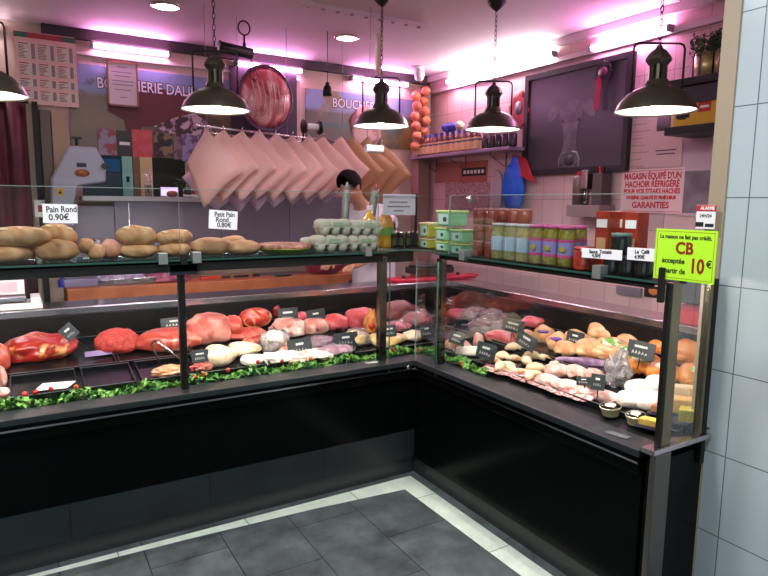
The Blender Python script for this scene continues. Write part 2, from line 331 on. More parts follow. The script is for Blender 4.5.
# ================================================================== LIGHT FITTINGS
pinkE = emit('pink_tube', '#ffa8ee', 58)
whiteE = emit('white_tube', '#ffe6f2', 48)
def tube_light(label, p0, p1, em, r=.017, wall='b', n=None):
    p0, p1 = Vector(p0), Vector(p1); t = thing('tube_light', label, 'light', (p0+p1)/2, group=None); L = (p1-p0).length/2
    X = 'x' if wall == 'b' else 'y'
    def P(a, o, z): return (a, o, z) if wall == 'b' else (o, a, z)
    s = MB(); s.b2(P(-L, .035, -.018), P(L, .06, .018)); s.build('housing', white_pl, t, bev=.003)
    for e in (-1, 1):
        s = MB(); s.b2(P(e*L-.012, -.02, -.024), P(e*L+.012, .045, .024)); s.build('end_cap', mat('grey_plastic', '#8c8588', .5), t, bev=.003)
    M = T(-L, 0, 0, 0, 90, 0) if wall == 'b' else T(0, -L, 0, -90, 0, 0)
    MB().cyl(r, 2*L, 12, em, M).build('tube', None, t)
    return t
yb = WY-.065
tube_light('glowing pink tube on the back wall above the framed certificate', (.60, yb, 2.835), (1.20, yb, 2.835), pinkE)
tube_light('glowing pink tube above the round meat picture', (1.78, yb, 2.835), (2.42, yb, 2.835), pinkE)
tube_light('glowing pink tube above the small BOUCHERIE poster', (2.95, yb, 2.835), (3.62, yb, 2.835), pinkE)
xr = WX-.065
tube_light('bright white tube on the tiled wall above the cow picture', (xr, 5.20, 2.83), (xr, 3.78, 2.83), whiteE, .026, 'r')
tube_light('glowing pink tube on the tiled wall near the potted plants', (xr, 3.38, 2.79), (xr, 2.72, 2.79), pinkE, .02, 'r')
tube_light('white tube end glowing at the upper left corner', (-.75, yb, 2.85), (-.05, yb, 2.85), whiteE, .017)
dl = emit('downlight_glow', '#fff2e8', 14)
def downlight(px, py, label):
    p = at(px, py, 2, CZ); t = thing('downlight', label, 'light', p)
    MB().lathe([(.085, 0), (.105, 0), (.105, -.006), (.085, -.012), (.085, 0)], 28, chrome, close=False).build('rim', None, t)
    MB().cyl(.084, .004, 28, dl, T(0, 0, -.006)).build('lamp', None, t)
downlight(166, 6, 'round recessed ceiling downlight nearest the top left')
downlight(347, 37.5, 'round recessed ceiling downlight above the paper roll')
# pendants
inner = mat('white_enamel', '#f3efe9', .5)
shade_m = mat('dark_bronze_shade', '#4a4438', .36, .6)
bulbE = emit('bulb_glow', '#fff0f0', 150)
PZ = 2.10
def make_pendant(label, loc):
    t = thing('pendant_lamp', label, 'lamp', loc)
    o = [(.192, 0), (.188, .012), (.172, .045), (.140, .082), (.100, .108), (.072, .118)]
    MB().lathe(o+[(.068, .116), (.098, .104), (.137, .078), (.168, .042), (.184, .010), (.192, 0)], 40, shade_m, close=False).build('shade', None, t)
    MB().lathe([(.185, .008), (.1665, .041), (.1355, .0765), (.097, .1025), (.06, .114), (0.001, .118)], 40, inner, close=False).build('reflector', None, t)
    s = MB(); s.lathe([(.074, .116), (.060, .13), (.052, .145), (.050, .150)], 28, shade_m)
    for k in range(10):
        a = 36*k; s.box((.036, 0, .185), (.014, .012, .075), shade_m, T(rz=a))
    s.lathe([(.026, .148), (.026, .224)], 16, black_metal); s.lathe([(.044, .22), (.062, .245), (.058, .258), (.040, .285), (.018, .300), (.012, .315)], 8, shade_m, smooth=False)
    s.build('neck', None, t)
    w = .125; MB().tube([(-w, 0, .055), (-w, 0, .30), (-w+.008, 0, .318), (-w+.025, 0, .325), (w-.025, 0, .325), (w-.008, 0, .318), (w, 0, .30), (w, 0, .055)], .0055, 8, black_metal, T(rz=-30)).build('bail', None, t)
    s = MB(); z = .31; i = 0
    while z < CZ-PZ-.07:
        L = .038; pts = [(math.cos(a)*.008, 0, z+L/2+math.sin(a)*L/2) for a in [2*math.pi*k/10 for k in range(10)]]
        s.tube(pts, .0025, 5, black_metal, T(rz=90*(i % 2)), cyc=True); z += .031; i += 1
    s.build('chain', None, t)
    MB().lathe([(.0, CZ-PZ), (.06, CZ-PZ), (.062, CZ-PZ-.02), (.035, CZ-PZ-.05), (.01, CZ-PZ-.07), (0, CZ-PZ-.07)], 24, black_metal).build('ceiling_rose', None, t)
    MB().lathe([(.001, .018), (.024, .024), (.034, .045), (.03, .065), (.016, .09), (.014, .11)], 20, bulbE).build('bulb', None, t)
    return t
p4 = at(-18, 98, 1, 3.45)
P0 = make_pendant('dark industrial pendant lamp hanging left of the pink paper sheets', (1.01, 3.56, 2.11))
P0['group'] = 'industrial pendant lamps'
for lab, loc in (('dark industrial pendant lamp hanging above the white paper roll', (2.17, 3.68, 2.115)), ('dark industrial pendant lamp hanging left of the cow picture', (2.85, 3.32, 2.105)),
                 ('dark industrial pendant lamp hanging right of the cow picture', (2.74, 1.98, 2.06)), ('dark pendant lamp cut off by the left edge of the photo', (p4.x, 3.45, 2.075))):
    dup(P0, loc, label=lab)
# ================================================================== BACK WALL
def panel(name, label, cat, p0, p1, ax, val, m, t=.012, group=None, kind='b', ):
    """flat board hung on a wall, spanned between two measured corners on that wall"""
    a, c = at(*p0, ax, val), at(*p1, ax, val); o = (a+c)/2
    w = abs(a.x-c.x) if ax == 1 else abs(a.y-c.y); h = abs(a.z-c.z)
    M = faceL(*o) if ax == 1 else faceR(*o)
    root = bpy.data.objects.new(name, None); COL.objects.link(root); root.matrix_world = M; tag(root, label, cat, group)
    return root, w, h
def pic(name, root, w, h, m, t=.01, z=0): return MB().b2((-w/2, -h/2, z), (w/2, h/2, z+t), m).build(name, None, root)
# procedural picture: sky above, field below, red brown cattle blotches
def picture_mat(name, sky, field, blot, scale=3, split=0, th=.5, y0=-.4, y1=.3):
    m = bpy.data.materials.new(name); m.use_nodes = True; nt = m.node_tree; bs = nt.nodes['Principled BSDF']; bs.inputs['Roughness'].default_value = .35
    tc = nt.nodes.new('ShaderNodeTexCoord'); s = nt.nodes.new('ShaderNodeSeparateXYZ'); nt.links.new(tc.outputs['Object'], s.inputs[0])
    r = nt.nodes.new('ShaderNodeValToRGB'); mr = nt.nodes.new('ShaderNodeMapRange'); mr.inputs[1].default_value = y0; mr.inputs[2].default_value = y1
    nt.links.new(s.outputs[1], mr.inputs[0]); nt.links.new(mr.outputs[0], r.inputs[0])
    e = r.color_ramp.elements; e[0].position = split-.03; e[0].color = (*lin(field), 1); e[1].position = split+.05; e[1].color = (*lin(sky), 1)
    n = nt.nodes.new('ShaderNodeTexNoise'); n.inputs['Scale'].default_value = scale; n.inputs['Detail'].default_value = 4; nt.links.new(tc.outputs['Object'], n.inputs['Vector'])
    c = nt.nodes.new('ShaderNodeValToRGB'); c.color_ramp.elements[0].position = th-.02; c.color_ramp.elements[1].position = th+.03; c.color_ramp.elements[0].color = (0, 0, 0, 1); c.color_ramp.elements[1].color = (1, 1, 1, 1)
    nt.links.new(n.outputs['Fac'], c.inputs[0])
    x = nt.nodes.new('ShaderNodeMixRGB'); nt.links.new(c.outputs[0], x.inputs[0]); nt.links.new(r.outputs[0], x.inputs[1]); x.inputs[2].default_value = (*lin(blot), 1)
    nt.links.new(x.outputs[0], bs.inputs['Base Color']); MC[name] = m; return m
W = WY-.005
t, w, h = panel('wall_poster', 'large cattle poster reading BOUCHERIE DALIL behind the framed certificate', 'poster', (66, 62), (232, 160), 1, W, None)
pic('print', t, w, h, picture_mat('meadow_print', '#7f8fb4', '#6f5f48', '#54483a', 3.2, .68, .60, -h/2, h/2))
# grazing cow silhouettes as printed shapes
cw = MB()
cow = [(-.33, -.02), (-.30, .10), (-.2, .17), (0, .19), (.16, .16), (.26, .17), (.34, .10), (.38, -.02), (.33, -.06), (.27, -.02), (.23, -.08), (.21, -.25), (.15, -.25), (.14, -.1), (-.1, -.12), (-.14, -.25), (-.2, -.25), (-.22, -.08)]
cw.prism([(x*1.15+.0, y*1.1+.02) for x, y in cow], .010, .0112, mat('cow_brown', '#5a2a28', .6)); cw.build('printed_cow', None, t)
cw = MB(); pl = [(-.02, -.10), (.12, -.03), (.33, .04), (.42, -.02), (.5, -.12), (.3, -.16), (.1, -.15)]
cw.prism(pl, .011, .0125, mat('marbled_print', '#b9a6ac', .5, c2='#3a2228', scale=14, lo=.45, hi=.55)); cw.build('printed_cow', None, t)
wt = mat('poster_white', '#e9e4ee', .5); dkk = mat('letter_outline', '#26202c', .5)
text('BOUCHERIE DALIL', .12, dkk, t, T(-.05, h/2-.14, .0115), bold=.008, sx=.80); text('BOUCHERIE DALIL', .12, wt, t, T(-.05, h/2-.14, .0135), bold=.0015, sx=.80)
# row of small pictures beneath
row = [((97, 128), (117, 156), '#8a7f90', '#8c2a34', 'small picture of red meat left of the dark recipe card'), ((116, 130), (133, 157), '#1d1518', '#2b2026', 'small dark card with a white band'),
       ((131, 129), (153, 158), '#c0454c', '#c9505a', 'small plain red card'), ((153, 132), (173, 158), '#20161c', '#7f6a50', 'small dark picture of a platter'),
       ((173, 136), (182, 160), '#7a6468', '#54484c', 'narrow grey brown picture'), ((181, 134), (200, 162), '#8a7fa4', '#5e4c6a', 'small lilac picture partly behind the pink paper')]
for i, (a, c, c1, c2, lab) in enumerate(row):
    t, w, h = panel('wall_picture', lab, 'picture', a, c, 1, W-.016, None, group='small pictures under the cattle poster')
    pic('print', t, w*.96, h*.97, mat('small_print_%d' % i, c1, .4, c2=c2, scale=12, lo=.5, hi=.56))
    if i == 1: pic('white_band', t, w*.66, .025, paperw, .0115)
# certificate
t, w, h = panel('framed_certificate', 'white certificate in a thin brown frame hanging over the cattle poster', 'certificate', (105.5, 60), (139, 108), 1, W-.03, None)
wood = mat('thin_wood_frame', '#8a6048', .4)
f = MB()
for a in ((-w/2, -h/2, w/2, -h/2+.014), (-w/2, h/2-.014, w/2, h/2), (-w/2, -h/2, -w/2+.014, h/2), (w/2-.014, -h/2, w/2, h/2)): f.b2((a[0], a[1], 0), (a[2], a[3], .02), wood)
f.build('frame', None, t); pic('paper', t, w-.02, h-.02, mat('certificate_paper', '#cfc4c6', .5), .012)
f = MB()
for k, (wd, y) in enumerate(((.08, .13), (.16, .09), (.13, .06), (.17, .02), (.16, -.01), (.12, -.05), (.05, -.11))): f.b2((-wd/2, y, .012), (wd/2, y+.008, .0128), mat('faint_print', '#8b8590', .6))
f.build('printed_lines', None, t); MB().tube([(0, h/2, .012), (0, h/2+.2, .01)], .0015, 5, mat('string', '#8f868c', .6)).build('string', None, t)
# price list board
t, w, h = panel('price_board', 'large pink and white price list board at the upper left', 'price list', (13, 30), (79, 108), 1, W-.05, None)
pic('board', t, w, h, mat('price_paper', '#e3b8ac', .35), .012)
f = MB(); gc = mat('price_green', '#2e6650', .5); rc = mat('price_red', '#a83440', .5); lc = mat('price_grey', '#8b7a80', .5); bc = mat('price_beige', '#d9cdbd', .5); dc = mat('price_dark', '#5d4548', .5)
f.b2((-w/2, h/2-.045, .012), (w/2, h/2-.005, .0125), rc); f.b2((-w/2+.005, h/2-.045, .0125), (-w/2+.09, h/2-.005, .013), gc); f.b2((w/2-.09, h/2-.045, .0125), (w/2-.005, h/2-.005, .013), gc)
rnd = random.Random(3)
for cx in (-.31, 0, .31):
    for (y1, y0) in ((.35, .12), (.08, -.1), (-.14, -.26), (-.3, -.44)):
        X, Y1, Y0 = cx*w, y1*h, y0*h
        f.b2((X-.06, Y0, .012), (X+.062, Y1, .0124), bc); f.b2((X+.03, Y0+.005, .0124), (X+.055, Y1-.005, .0127), lc)
        f.b2((X-.055, Y1-.012, .0124), (X+.01, Y1-.004, .0127), rc); y = Y1-.022
        while y > Y0+.008: f.b2((X-.055, y-.005, .0124), (X-.055+rnd.uniform(.03, .065), y, .0127), rnd.choice([rc, dc, dc])); y -= .011
f.build('printed_lines', None, t)
# red-violet curtain in the back doorway
t = thing('door_curtain', 'dark maroon curtain in the doorway at the far left', 'curtain', (-.25, WY-.10, 0))
cm = mat('maroon_cloth', '#4e0a18', .75, c2='#3a0714', scale=3)
V = []; F = []; n = 60
for i in range(n+1):
    x = -.9+i*1.26/n; o = .03*math.sin(i*1.1)+.015*math.sin(i*.43)
    for z in (0.05, 2.33): V.append((x, o, z))
for i in range(n): F.append((2*i, 2*i+2, 2*i+3, 2*i+1))
m = MB().add(V, F, cm, smooth=True); o = m.build('cloth', None, t); sd = o.modifiers.new('thick', 'SOLIDIFY'); sd.thickness = .006
MB().cyl(.012, 1.3, 10, black_metal, T(-.92, 0, 2.34, 0, 90)).build('rod', None, t)
# steel splashback panels of the back bench
t = thing('splashback', 'lavender grey steel splashback panels behind the wooden block', 'splashback', (1.4, 5.42, 0))
sp = mat('satin_panel', '#6b6474', .42, .2)
for i, (a, c, z1) in enumerate(((-1.12, -.72, 1.555), (-.715, .15, 1.60), (.155, .80, 1.64), (.805, 1.95, 1.66))): MB().b2((a, 0, 1.02), (c, .03, z1)).build('panel', sp, t, bev=.002)
MB().b2((-.95, -.03, 1.595), (.02, .225, 1.635)).build('top_rail', mat('pale_rail', '#b9b2b8', .35, .4), t, bev=.003)
MB().b2((-.95, -.05, 1.19), (-.25, 0, 1.205)).build('lower_rail', steel, t)
# rear room seen through the opening
def rx(px): return at(px, 180, 1, 6.1).x
def back_thing(name, label, cat, a, b, m, part, z1=2.15, y=6.1, dp=.05):
    x0, x1 = rx(a), rx(b); t = thing(name, label, cat, ((x0+x1)/2, y, 0)); w = (x1-x0)/2
    MB().b2((-w, 0, 0), (w, dp, z1), m).build(part, None, t, bev=.003); return t, w
t, w = back_thing('blue_locker', 'blue metal cabinet seen through the opening beyond the back wall', 'cabinet', 74, 122, mat('blue_paint', '#0c3048', .4), 'body', 2.15, 6.1, .4)
MB().b2((-w+.01, -.012, 1.86), (w-.01, 0, 1.97), mat('bright_blue', '#1466a0', .4)).build('door', None, t); MB().b2((-w+.01, -.012, 1.5), (w-.01, 0, 1.7), mat('teal_dark', '#0b3a44', .4)).build('door', None, t)
t, w = back_thing('door_leaf', 'pale teal door leaf seen through the opening', 'door', 122.5, 133, mat('pale_teal', '#8fc4c8', .5), 'leaf'); MB().b2((-.012, -.02, 1.77), (.012, 0, 1.82), black_metal).build('handle', None, t)
t, w = back_thing('door_post', 'brown striped door post next to the pale teal door leaf', 'post', 133.5, 140, mat('brown_post', '#7e5f4c', .6), 'post')
t, w = back_thing('door_post', 'wide cream door post seen through the opening', 'post', 140.5, 153, mat('cream_post', '#d8b494', .6), 'post')
t, w = back_thing('cupboard', 'dark cupboard behind the small potted plant', 'cupboard', 153.5, 190, mat('green_black', '#0e1310', .5), 'body', dp=.3)
# plant in the opening
def leafy(mb, n, rad, h, m, size=.02, seed=1, z0=0):
    r = random.Random(seed)
    for i in range(n):
        a = r.uniform(0, 6.28); q = math.sqrt(r.random())*rad; z = z0+r.random()*h; s = size*r.uniform(.6, 1.3)
        M = T(q*math.cos(a), q*math.sin(a), z, r.uniform(-70, 70), r.uniform(-70, 70), r.uniform(0, 360))
        mb.add([(-s, 0, 0), (0, -s*.35, .1*s), (s, 0, 0), (0, s*.35, .1*s)], [(0, 1, 2, 3)], m, M)
gleaf = mat('dark_green_leaf', '#27401f', .6, c2='#3d5a2a', scale=20)
t = thing('potted_plant', 'small green plant standing on the ledge of the opening', 'plant', (1.30, 5.62, 1.635))
MB().lathe([(.03, 0), (.04, .05), (.036, .05), (.001, .045)], 16, mat('dark_pot', '#241d1a', .5)).build('pot', None, t); q = MB(); leafy(q, 160, .085, .12, gleaf, .02, 3, .05); q.build('leaves', None, t)
t = thing('small_screen', 'small glowing lilac screen on the ledge of the opening', 'screen', (1.16, 5.60, 1.635))
MB().b2((-.075, 0, 0), (.075, .012, .085), white_pl).build('body', None, t); MB().b2((-.07, -.002, .012), (.07, 0, .08), emit('lilac_screen', '#d9b4ff', 1.6)).build('screen', None, t)
t = thing('bread_roll', 'small round brown loaf in front of the lilac screen', 'bread', (1.17, 5.54, 1.635)); crust_d = mat('dark_crust', '#8a5a3c', .6)
MB().blob((0, 0, .025), (.10, .06, .06), 4, .06, m=crust_d).build('loaf', None, t)
t = thing('glass_jar', 'slim clear jar of utensils by the teal door leaf', 'jar', (.98, 5.58, 1.635))
MB().cyl(.028, .10, 14, glass('clear_jar', '#dde6e6', .6)).build('jar', None, t)
for k in range(4): MB().tube([(0, 0, .01), (.03*math.cos(k*1.7), .02*math.sin(k*1.7), .17+.02*k)], .004, 6, steel).build('utensil', None, t)
# bone saw machine
t = thing('bone_saw', 'white bone saw with an orange oval badge standing at the left of the bench', 'bone saw', (.50, 5.11, 0))
wm = mat('saw_enamel', '#a5a0b2', .35, .1)
def pz(px, py, Y=5.11): p = at(px, py, 1, Y); return (p.x-.50, p.z)
out = [pz(*q) for q in ((52, 178), (69, 146), (96, 147), (106, 165), (106, 182), (78, 186), (74, 205), (74, 226), (52, 226))]
m = MB(); M = Matrix(((1, 0, 0, 0), (0, 0, 1, 0), (0, 1, 0, 0), (0, 0, 0, 1)))
m.prism(out, 0, .26, wm, M); m.build('housing', None, t, bev=.012)
MB().lathe([(0, 0), (.052, 0), (.05, .006), (0, .006)], 24, mat('orange_badge', '#c06a2c', .45, c2='#7a4a20', scale=30), T(*[(a, -.001, c) for a, c in [pz(82, 173)]][0], 90, 0, 0, (1.0, .55, 1))).build('badge', None, t)
a, c = pz(81.5, 165); MB().b2((a-.032, -.012, c-.014), (a+.032, 0, c+.014)).build('control_switch', black_mat, t, bev=.003)
a, c = pz(60, 192); MB().b2((a-.022, -.004, c-.026), (a+.022, 0, c+.026), mat('warning_yellow', '#d9a21e', .5)).build('warning_sticker', None, t)
s = MB(); s.add([(a-.013, -.005, c-.012), (a+.013, -.005, c-.012), (a, -.005, c+.014)], [(0, 1, 2)], ink); s.build('warning_mark', None, t)
a, c = pz(78, 143); s = MB().cyl(.012, .05, 10, black_metal, T(a, .1, c-.01)); s.box((a, .1, c+.045), (.07, .02, .018), black_mat, bev=.003); s.build('tension_knob', None, t)
a, c = pz(104, 166); MB().cyl(.022, .03, 14, black_mat, T(a, -.02, c, 90)).build('round_knob', None, t)
MB().b2((-.0, -.05, .955), (.42, .28, 1.0)).build('table', steel, t, bev=.003)
MB().b2((-.0, .0, 1.0), (.03, .26, 1.3), wm).build('lower_column', None, t); MB().b2((.26, .1, 1.02), (.264, .115, 1.58)).build('blade', steel, t)
# wooden butcher block bench
p = at(96, 289, 2, .95); YB = 4.98
t = thing('butcher_block', 'thick orange-brown wooden butcher block bench behind the meat counter', 'work bench', (1.7, YB, 0))
wdm = mat('butcher_wood', '#b86a40', .5, c2='#98502e', scale=6, lo=.3, hi=.7)
MB().b2((-1.42, 0, .80), (1.2, .42, .95), wdm).build('block', None, t, bev=.008)
for x in (-1.33, 1.1):
    for y in (.05, .36): MB().b2((x-.03, y-.03, 0), (x+.03, y+.03, .80)).build('leg', steel, t)
MB().b2((-1.38, .06, .2), (1.15, .36, .23)).build('undershelf', steel, t)
def on_block(px, py=None): q = at(px, 270, 1, YB+.16); return (q.x, YB+.16, .951)
x, y, z = on_block(62); t = thing('blue_bottle', 'small blue bottle standing on the left end of the wooden block', 'bottle', (x, y, z))
MB().lathe([(.03, 0), (.032, .01), (.032, .05), (.012, .065), (.012, .075)], 16, mat('blue_plastic', '#1c2f94', .35)).build('body', None, t); MB().cyl(.014, .014, 12, black_mat, T(0, 0, .075)).build('cap', None, t)
x, y, z = on_block(82); tag(MB().box((0, 0, .03), (.26, .12, .06), bev=.006).build('storage_tray', mat('lilac_tray', '#7d7396', .4), None, (x, y, z)), 'lilac grey plastic tray on the left of the wooden block', 'tray')
x, y, z = on_block(120); t = thing('crumpled_bag', 'crumpled lilac plastic bag beside the plastic tray on the block', 'bag', (x, y, z))
MB().blob((0, 0, .04), (.34, .14, .10), 5, .35, 2.5, 4, mat('lilac_film', '#b2a0bb', .35, c2='#857694', scale=20), flat=.7).build('bag', None, t)
x, y, z = on_block(166); tag(MB().blob((0, 0, .03), (.34, .16, .09), 8, .3, 2, 3, mat('pink_film', '#b2637a', .35, c2='#8a3d58', scale=14), flat=.6).build('meat_parcel', None, None, (x, y, z)), 'pink wrapped meat parcel on the wooden block left of the black post', 'meat parcel')
x, y, z = on_block(210); tag(MB().box((0, 0, .012), (.17, .05, .024), bev=.004).build('knife_case', mat('orange_red', '#b83a24', .4), None, (x, y, z)), 'orange red strip lying on the wooden block', 'knife case')
for px, ln, lab in ((226, .07, 'short black knife handle next to the orange red strip'), (241, .13, 'long black knife in the middle of the row on the block'), (256, .06, 'smallest black knife on the block'), (279, .15, 'black knife nearest the front edge of the block')):
    x, y, z = on_block(px); y -= .1 if px == 279 else 0
    t = thing('knife', lab, 'knife', (x, y, z), 0, 'knives on the block'); MB().box((0, 0, .01), (ln, .022, .018), black_mat, bev=.004).build('handle', None, t)
    MB().add([(-ln/2, -.012, .01), (-ln/2, .012, .01), (-ln/2-.16, .0, .01), (-ln/2, -.012, .012), (-ln/2, .012, .012), (-ln/2-.16, 0, .012)], [(0, 1, 2), (5, 4, 3), (0, 1, 4, 3), (1, 2, 5, 4), (2, 0, 3, 5)], steel).build('blade', None, t)
x, y, z = on_block(326); t = thing('round_tray', 'dark pink round basin on the right part of the wooden block', 'basin', (x-.02, y, z))
MB().lathe([(.10, 0), (.15, .02), (.19, .085), (.195, .09), (.185, .09), (.14, .025), (.001, .01)], 30, mat('dark_pink_plastic', '#9c3050', .4)).build('bowl', None, t)
tag(MB().box((0, 0, .006), (.45, .2, .012), bev=.002).build('steel_tray', steel, None, (2.02, YB+.24, .951)), 'flat steel tray behind the knives on the block', 'tray')
# ------------------------------------------------------------------ hanging paper sheets
pinkp = mat('pink_paper', '#ecb8b2', .65, sub=.15); lil = mat('lilac_paper', '#d9b4cc', .65); kraft = mat('kraft_paper', '#b0845c', .7)
def sheet_obj(label, px, py, Y, s, m, yaw, lean, grp, roll=0, first=False):
    p = at(px, py, 1, Y); t = thing('paper_sheet', label, 'paper sheets', p, group=grp, rot=(R(lean), R(roll), R(yaw)))
    q = s/math.sqrt(2); mb = MB(); N = 8; V = []; F = []; rr = random.Random(int(px*7))
    bx = rr.uniform(-.012, .012)
    for j in range(N+1):
        for i in range(N+1):
            u, v = i/N, j/N; a = (u-v)*q; a = a*.5 if (first and a < 0) else a; c = -(u+v)*q; k = .04*math.sin(u*3.1)*math.sin(v*3.1)+bx*(u-v)+.03*(u*v)
            V.append((a, -k, c+.012*math.sin(a*21+px)))
    for j in range(N):
        for i in range(N): F.append((j*(N+1)+i, j*(N+1)+i+1, (j+1)*(N+1)+i+1, (j+1)*(N+1)+i))
    mb.add(V, F, m, None, True); o = mb.build('sheets', None, t); sd = o.modifiers.new('pad', 'SOLIDIFY'); sd.thickness = .012; sd.offset = 1
    MB().tube([(0, -.012, -.015), (0, -.02, .0), (0, .0, .018), (0, .012, .006)], .003, 6, steel).build('hook', None, t)
    return t
apx = [(205.5, 127), (224, 128), (242.5, 129.5), (259, 131), (276, 132), (293, 134), (309, 136), (324, 135.5), (341, 137)]
for i, (x, y) in enumerate(apx):
    side = ['first and largest', 'second', 'third', 'fourth', 'fifth', 'sixth', 'seventh', 'eighth', 'ninth'][i]
    sheet_obj('%s pad of pink butcher paper from the left end of the row' % side, x, y, 4.46+.035*i, .372 if i else .395, pinkp, -30, 3, 'pink paper pads hanging from the rod', 3, i == 0)
for i, x in enumerate((215, 238, 256, 273, 291, 308, 324)):
    sheet_obj('%s pad of lilac paper peeping out under the pink row' % ['first', 'second', 'third', 'fourth', 'fifth', 'sixth', 'last'][i], x, 144, 4.66+.035*i, .362, lil, -30, 3, 'lilac paper pads behind the pink ones')
for i, (x, y, Y) in enumerate(((352, 137, 4.84), (367, 138, 4.88), (382, 142, 4.92))):
    sheet_obj('%s pad of brown kraft paper right of the pink row' % ['leftmost', 'middle', 'rightmost'][i], x, y, Y, .40, kraft, -30, 3, 'brown paper pads')
rod = thing('hanging_rail', 'steel rail from which the paper pads hang', 'rail', (0, 4.5, 0))
MB().tube([(1.12, -.06, 2.125), (2.55, .42, 2.13)], .008, 8, steel).build('rail', None, rod); MB().tube([(1.25, .14, 2.10), (2.45, .42, 2.10)], .006, 8, steel).build('rail', None, rod)
for a in ((1.2, -.035), (1.9, .20), (2.5, .40)): MB().tube([(a[0], a[1], 2.125), (a[0], a[1], CZ)], .002, 5, MC['string']).build('hanger_wire', None, rod)
# ------------------------------------------------------------------ round meat picture on dark square
t, w, h = panel('dark_backboard', 'dark purple square board behind the round meat picture', 'board', (229, 66), (296, 140), 1, W, None)
pic('board', t, w, h, mat('dark_purple', '#2c1f30', .5), .03)
p = at(266, 98, 1, 5.45); t = thing('round_meat_display', 'big round glossy disc picturing a rack of raw meat', 'round picture', p)
md = mat('meat_picture', '#b04c50', .25, c2='#e0aca4', scale=5, lo=.42, hi=.6, det=6, dist=1.2, coat=.4)
MB().lathe([(.001, -.06), (.12, -.055), (.2, -.035), (.245, 0), (.2, .03), (.001, .04)], 40, md, T(rx=90, s=(1, 1.12, 1)) @ T(rx=180)).build('disc', None, t)
m = MB()
for k in range(7): m.tube([(-.16+.05*k, -.055, .17-.01*k), (-.12+.045*k, -.07, .0), (-.15+.05*k, -.05, -.19+.01*k)], .006, 6, mat('fat_rib', '#d9a9a4', .4))
m.build('ribs', None, t)
MB().lathe([(.255, -.01), (.262, 0), (.255, .012), (.235, 0), (.255, -.01)], 40, mat('rim_purple', '#5b4660', .3), T(rx=90, s=(1, 1.12, 1)), close=False).build('rim', None, t)
# dark bar with ring hook
p = at(244, 28, 1, 4.6); t = thing('ring_hook', 'black iron ring and hook hanging from the ceiling right of the first pendant', 'hook', p)
s = MB(); s.tube([(.045*math.cos(a), 0, .05*math.sin(a)) for a in [2*math.pi*k/20 for k in range(20)]], .006, 6, black_metal, cyc=True); s.build('ring', None, t)
s = MB(); s.tube([(0, 0, -.05), (0, 0, -.15)], .007, 6, black_metal); s.box((-.0, 0, -.12), (.02, .012, .03), black_metal); s.build('shank', None, t); MB().tube([(0, 0, .05), (0, 0, CZ-p.z)], .0015, 5, MC['string']).build('wire', None, t)
MB().tube([(.06, 0, -.19), (.05, 0, -.26), (.035, 0, -.32), (.05, 0, -.36), (.085, 0, -.365), (.10, 0, -.33), (.07, 0, -.27)], .004, 6, black_metal).build('hook', None, t)
a, c = at(222, 47, 1, 4.6), at(252, 54, 1, 4.6); t = thing('iron_bar', 'thick black bar behind the top of the first pendant lamp', 'bar', (a+c)/2)
d = (c-a); MB().tube([-d/2-Vector((.02, 0, 0)), -d/2, d/2], [.05, .04, .04], 8, black_metal).build('bar', None, t); MB().tube([(0, 0, 0), (0, 0, CZ-(a.z+c.z)/2)], .002, 5, MC['string']).build('wire', None, t)
# small black bulb
p = at(327.5, 96, 1, 4.6); t = thing('hanging_bulb_holder', 'small black bulb holder on a thin cord between the meat picture and the right poster', 'bulb holder', p)
MB().lathe([(.0, 0), (.036, 0), (.04, .03), (.032, .07), (.018, .085), (.016, .105), (0, .11)], 18, black_metal).build('holder', None, t)
MB().tube([(0, 0, .1), (0, 0, .26), (0, 0, CZ-p.z)], .003, 5, black_metal).build('cord', None, t)
# right poster
t, w, h = panel('wall_poster', 'small landscape poster reading BOUCHERIE behind the third lamp in view', 'poster', (305, 88), (413, 150), 1, W, None)
pic('print', t, w, h, picture_mat('landscape_print', '#8090b8', '#4e5040', '#7b6a3c', 2.5, .62, .58, -h/2, h/2))
text('BOUCHERIE', .125, dkk, t, T(-.06, h/2-.115, .0115), bold=.007, sx=.85); text('BOUCHERIE', .125, wt, t, T(-.06, h/2-.115, .0135), bold=.001, sx=.85)
s = MB(); s.prism([(-.45, -.02), (-.45, .02), (.45, .04), (.45, -.03)], .0112, .0118, mat('green_band', '#3c5a50', .5), T(0, -.07, 0)); s.build('printed_band', None, t)
p = at(366, 128, 1, W-.018); t = thing('cow_cutout', 'brown and white cow head picture behind the white paper roll', 'picture', p)
MB().blob((0, 0, 0), (.36, .03, .44), 21, .12, 1.5, 3, mat('cow_hide', '#8a5a50', .6, c2='#c9a9a0', scale=5, lo=.45, hi=.55)).build('head', None, t)
# towel-roll holder left of the poster & white roll under lamp
p = at(312, 127, 1, 5.0); t = thing('tape_dispenser', 'black reel dispenser with a white roll behind the paper sheets', 'roll dispenser', p)
for e in (-.075, .075): MB().lathe([(0, -.01), (.06, -.01), (.06, .01), (0, .01)], 22, black_mat, T(e, 0, 0, 0, 90)).build('side_disc', None, t)
MB().cyl(.03, .11, 16, paperw, T(-.055, 0, 0, 0, 90)).build('roll', None, t); MB().tube([(-.075, 0, 0), (-.075, .05, -.2), (-.12, .3, -.2), (-.12, .64, -.2)], .009, 6, black_metal).build('bracket', None, t)
p = at(374, 149, 1, 3.9); t = thing('hanging_paper_roll', 'white roll hanging on two wires under the pendant lamp', 'paper roll', p)
MB().cyl(.028, .135, 18, paperw, T(-.068, 0, 0, 0, 90)).build('roll', None, t)
for e in (-1, 1): MB().tube([(e*.07, 0, 0), (e*.045, 0, .20), (e*.045, -.02, CZ-p.z)], .002, 5, steel).build('wire', None, t)
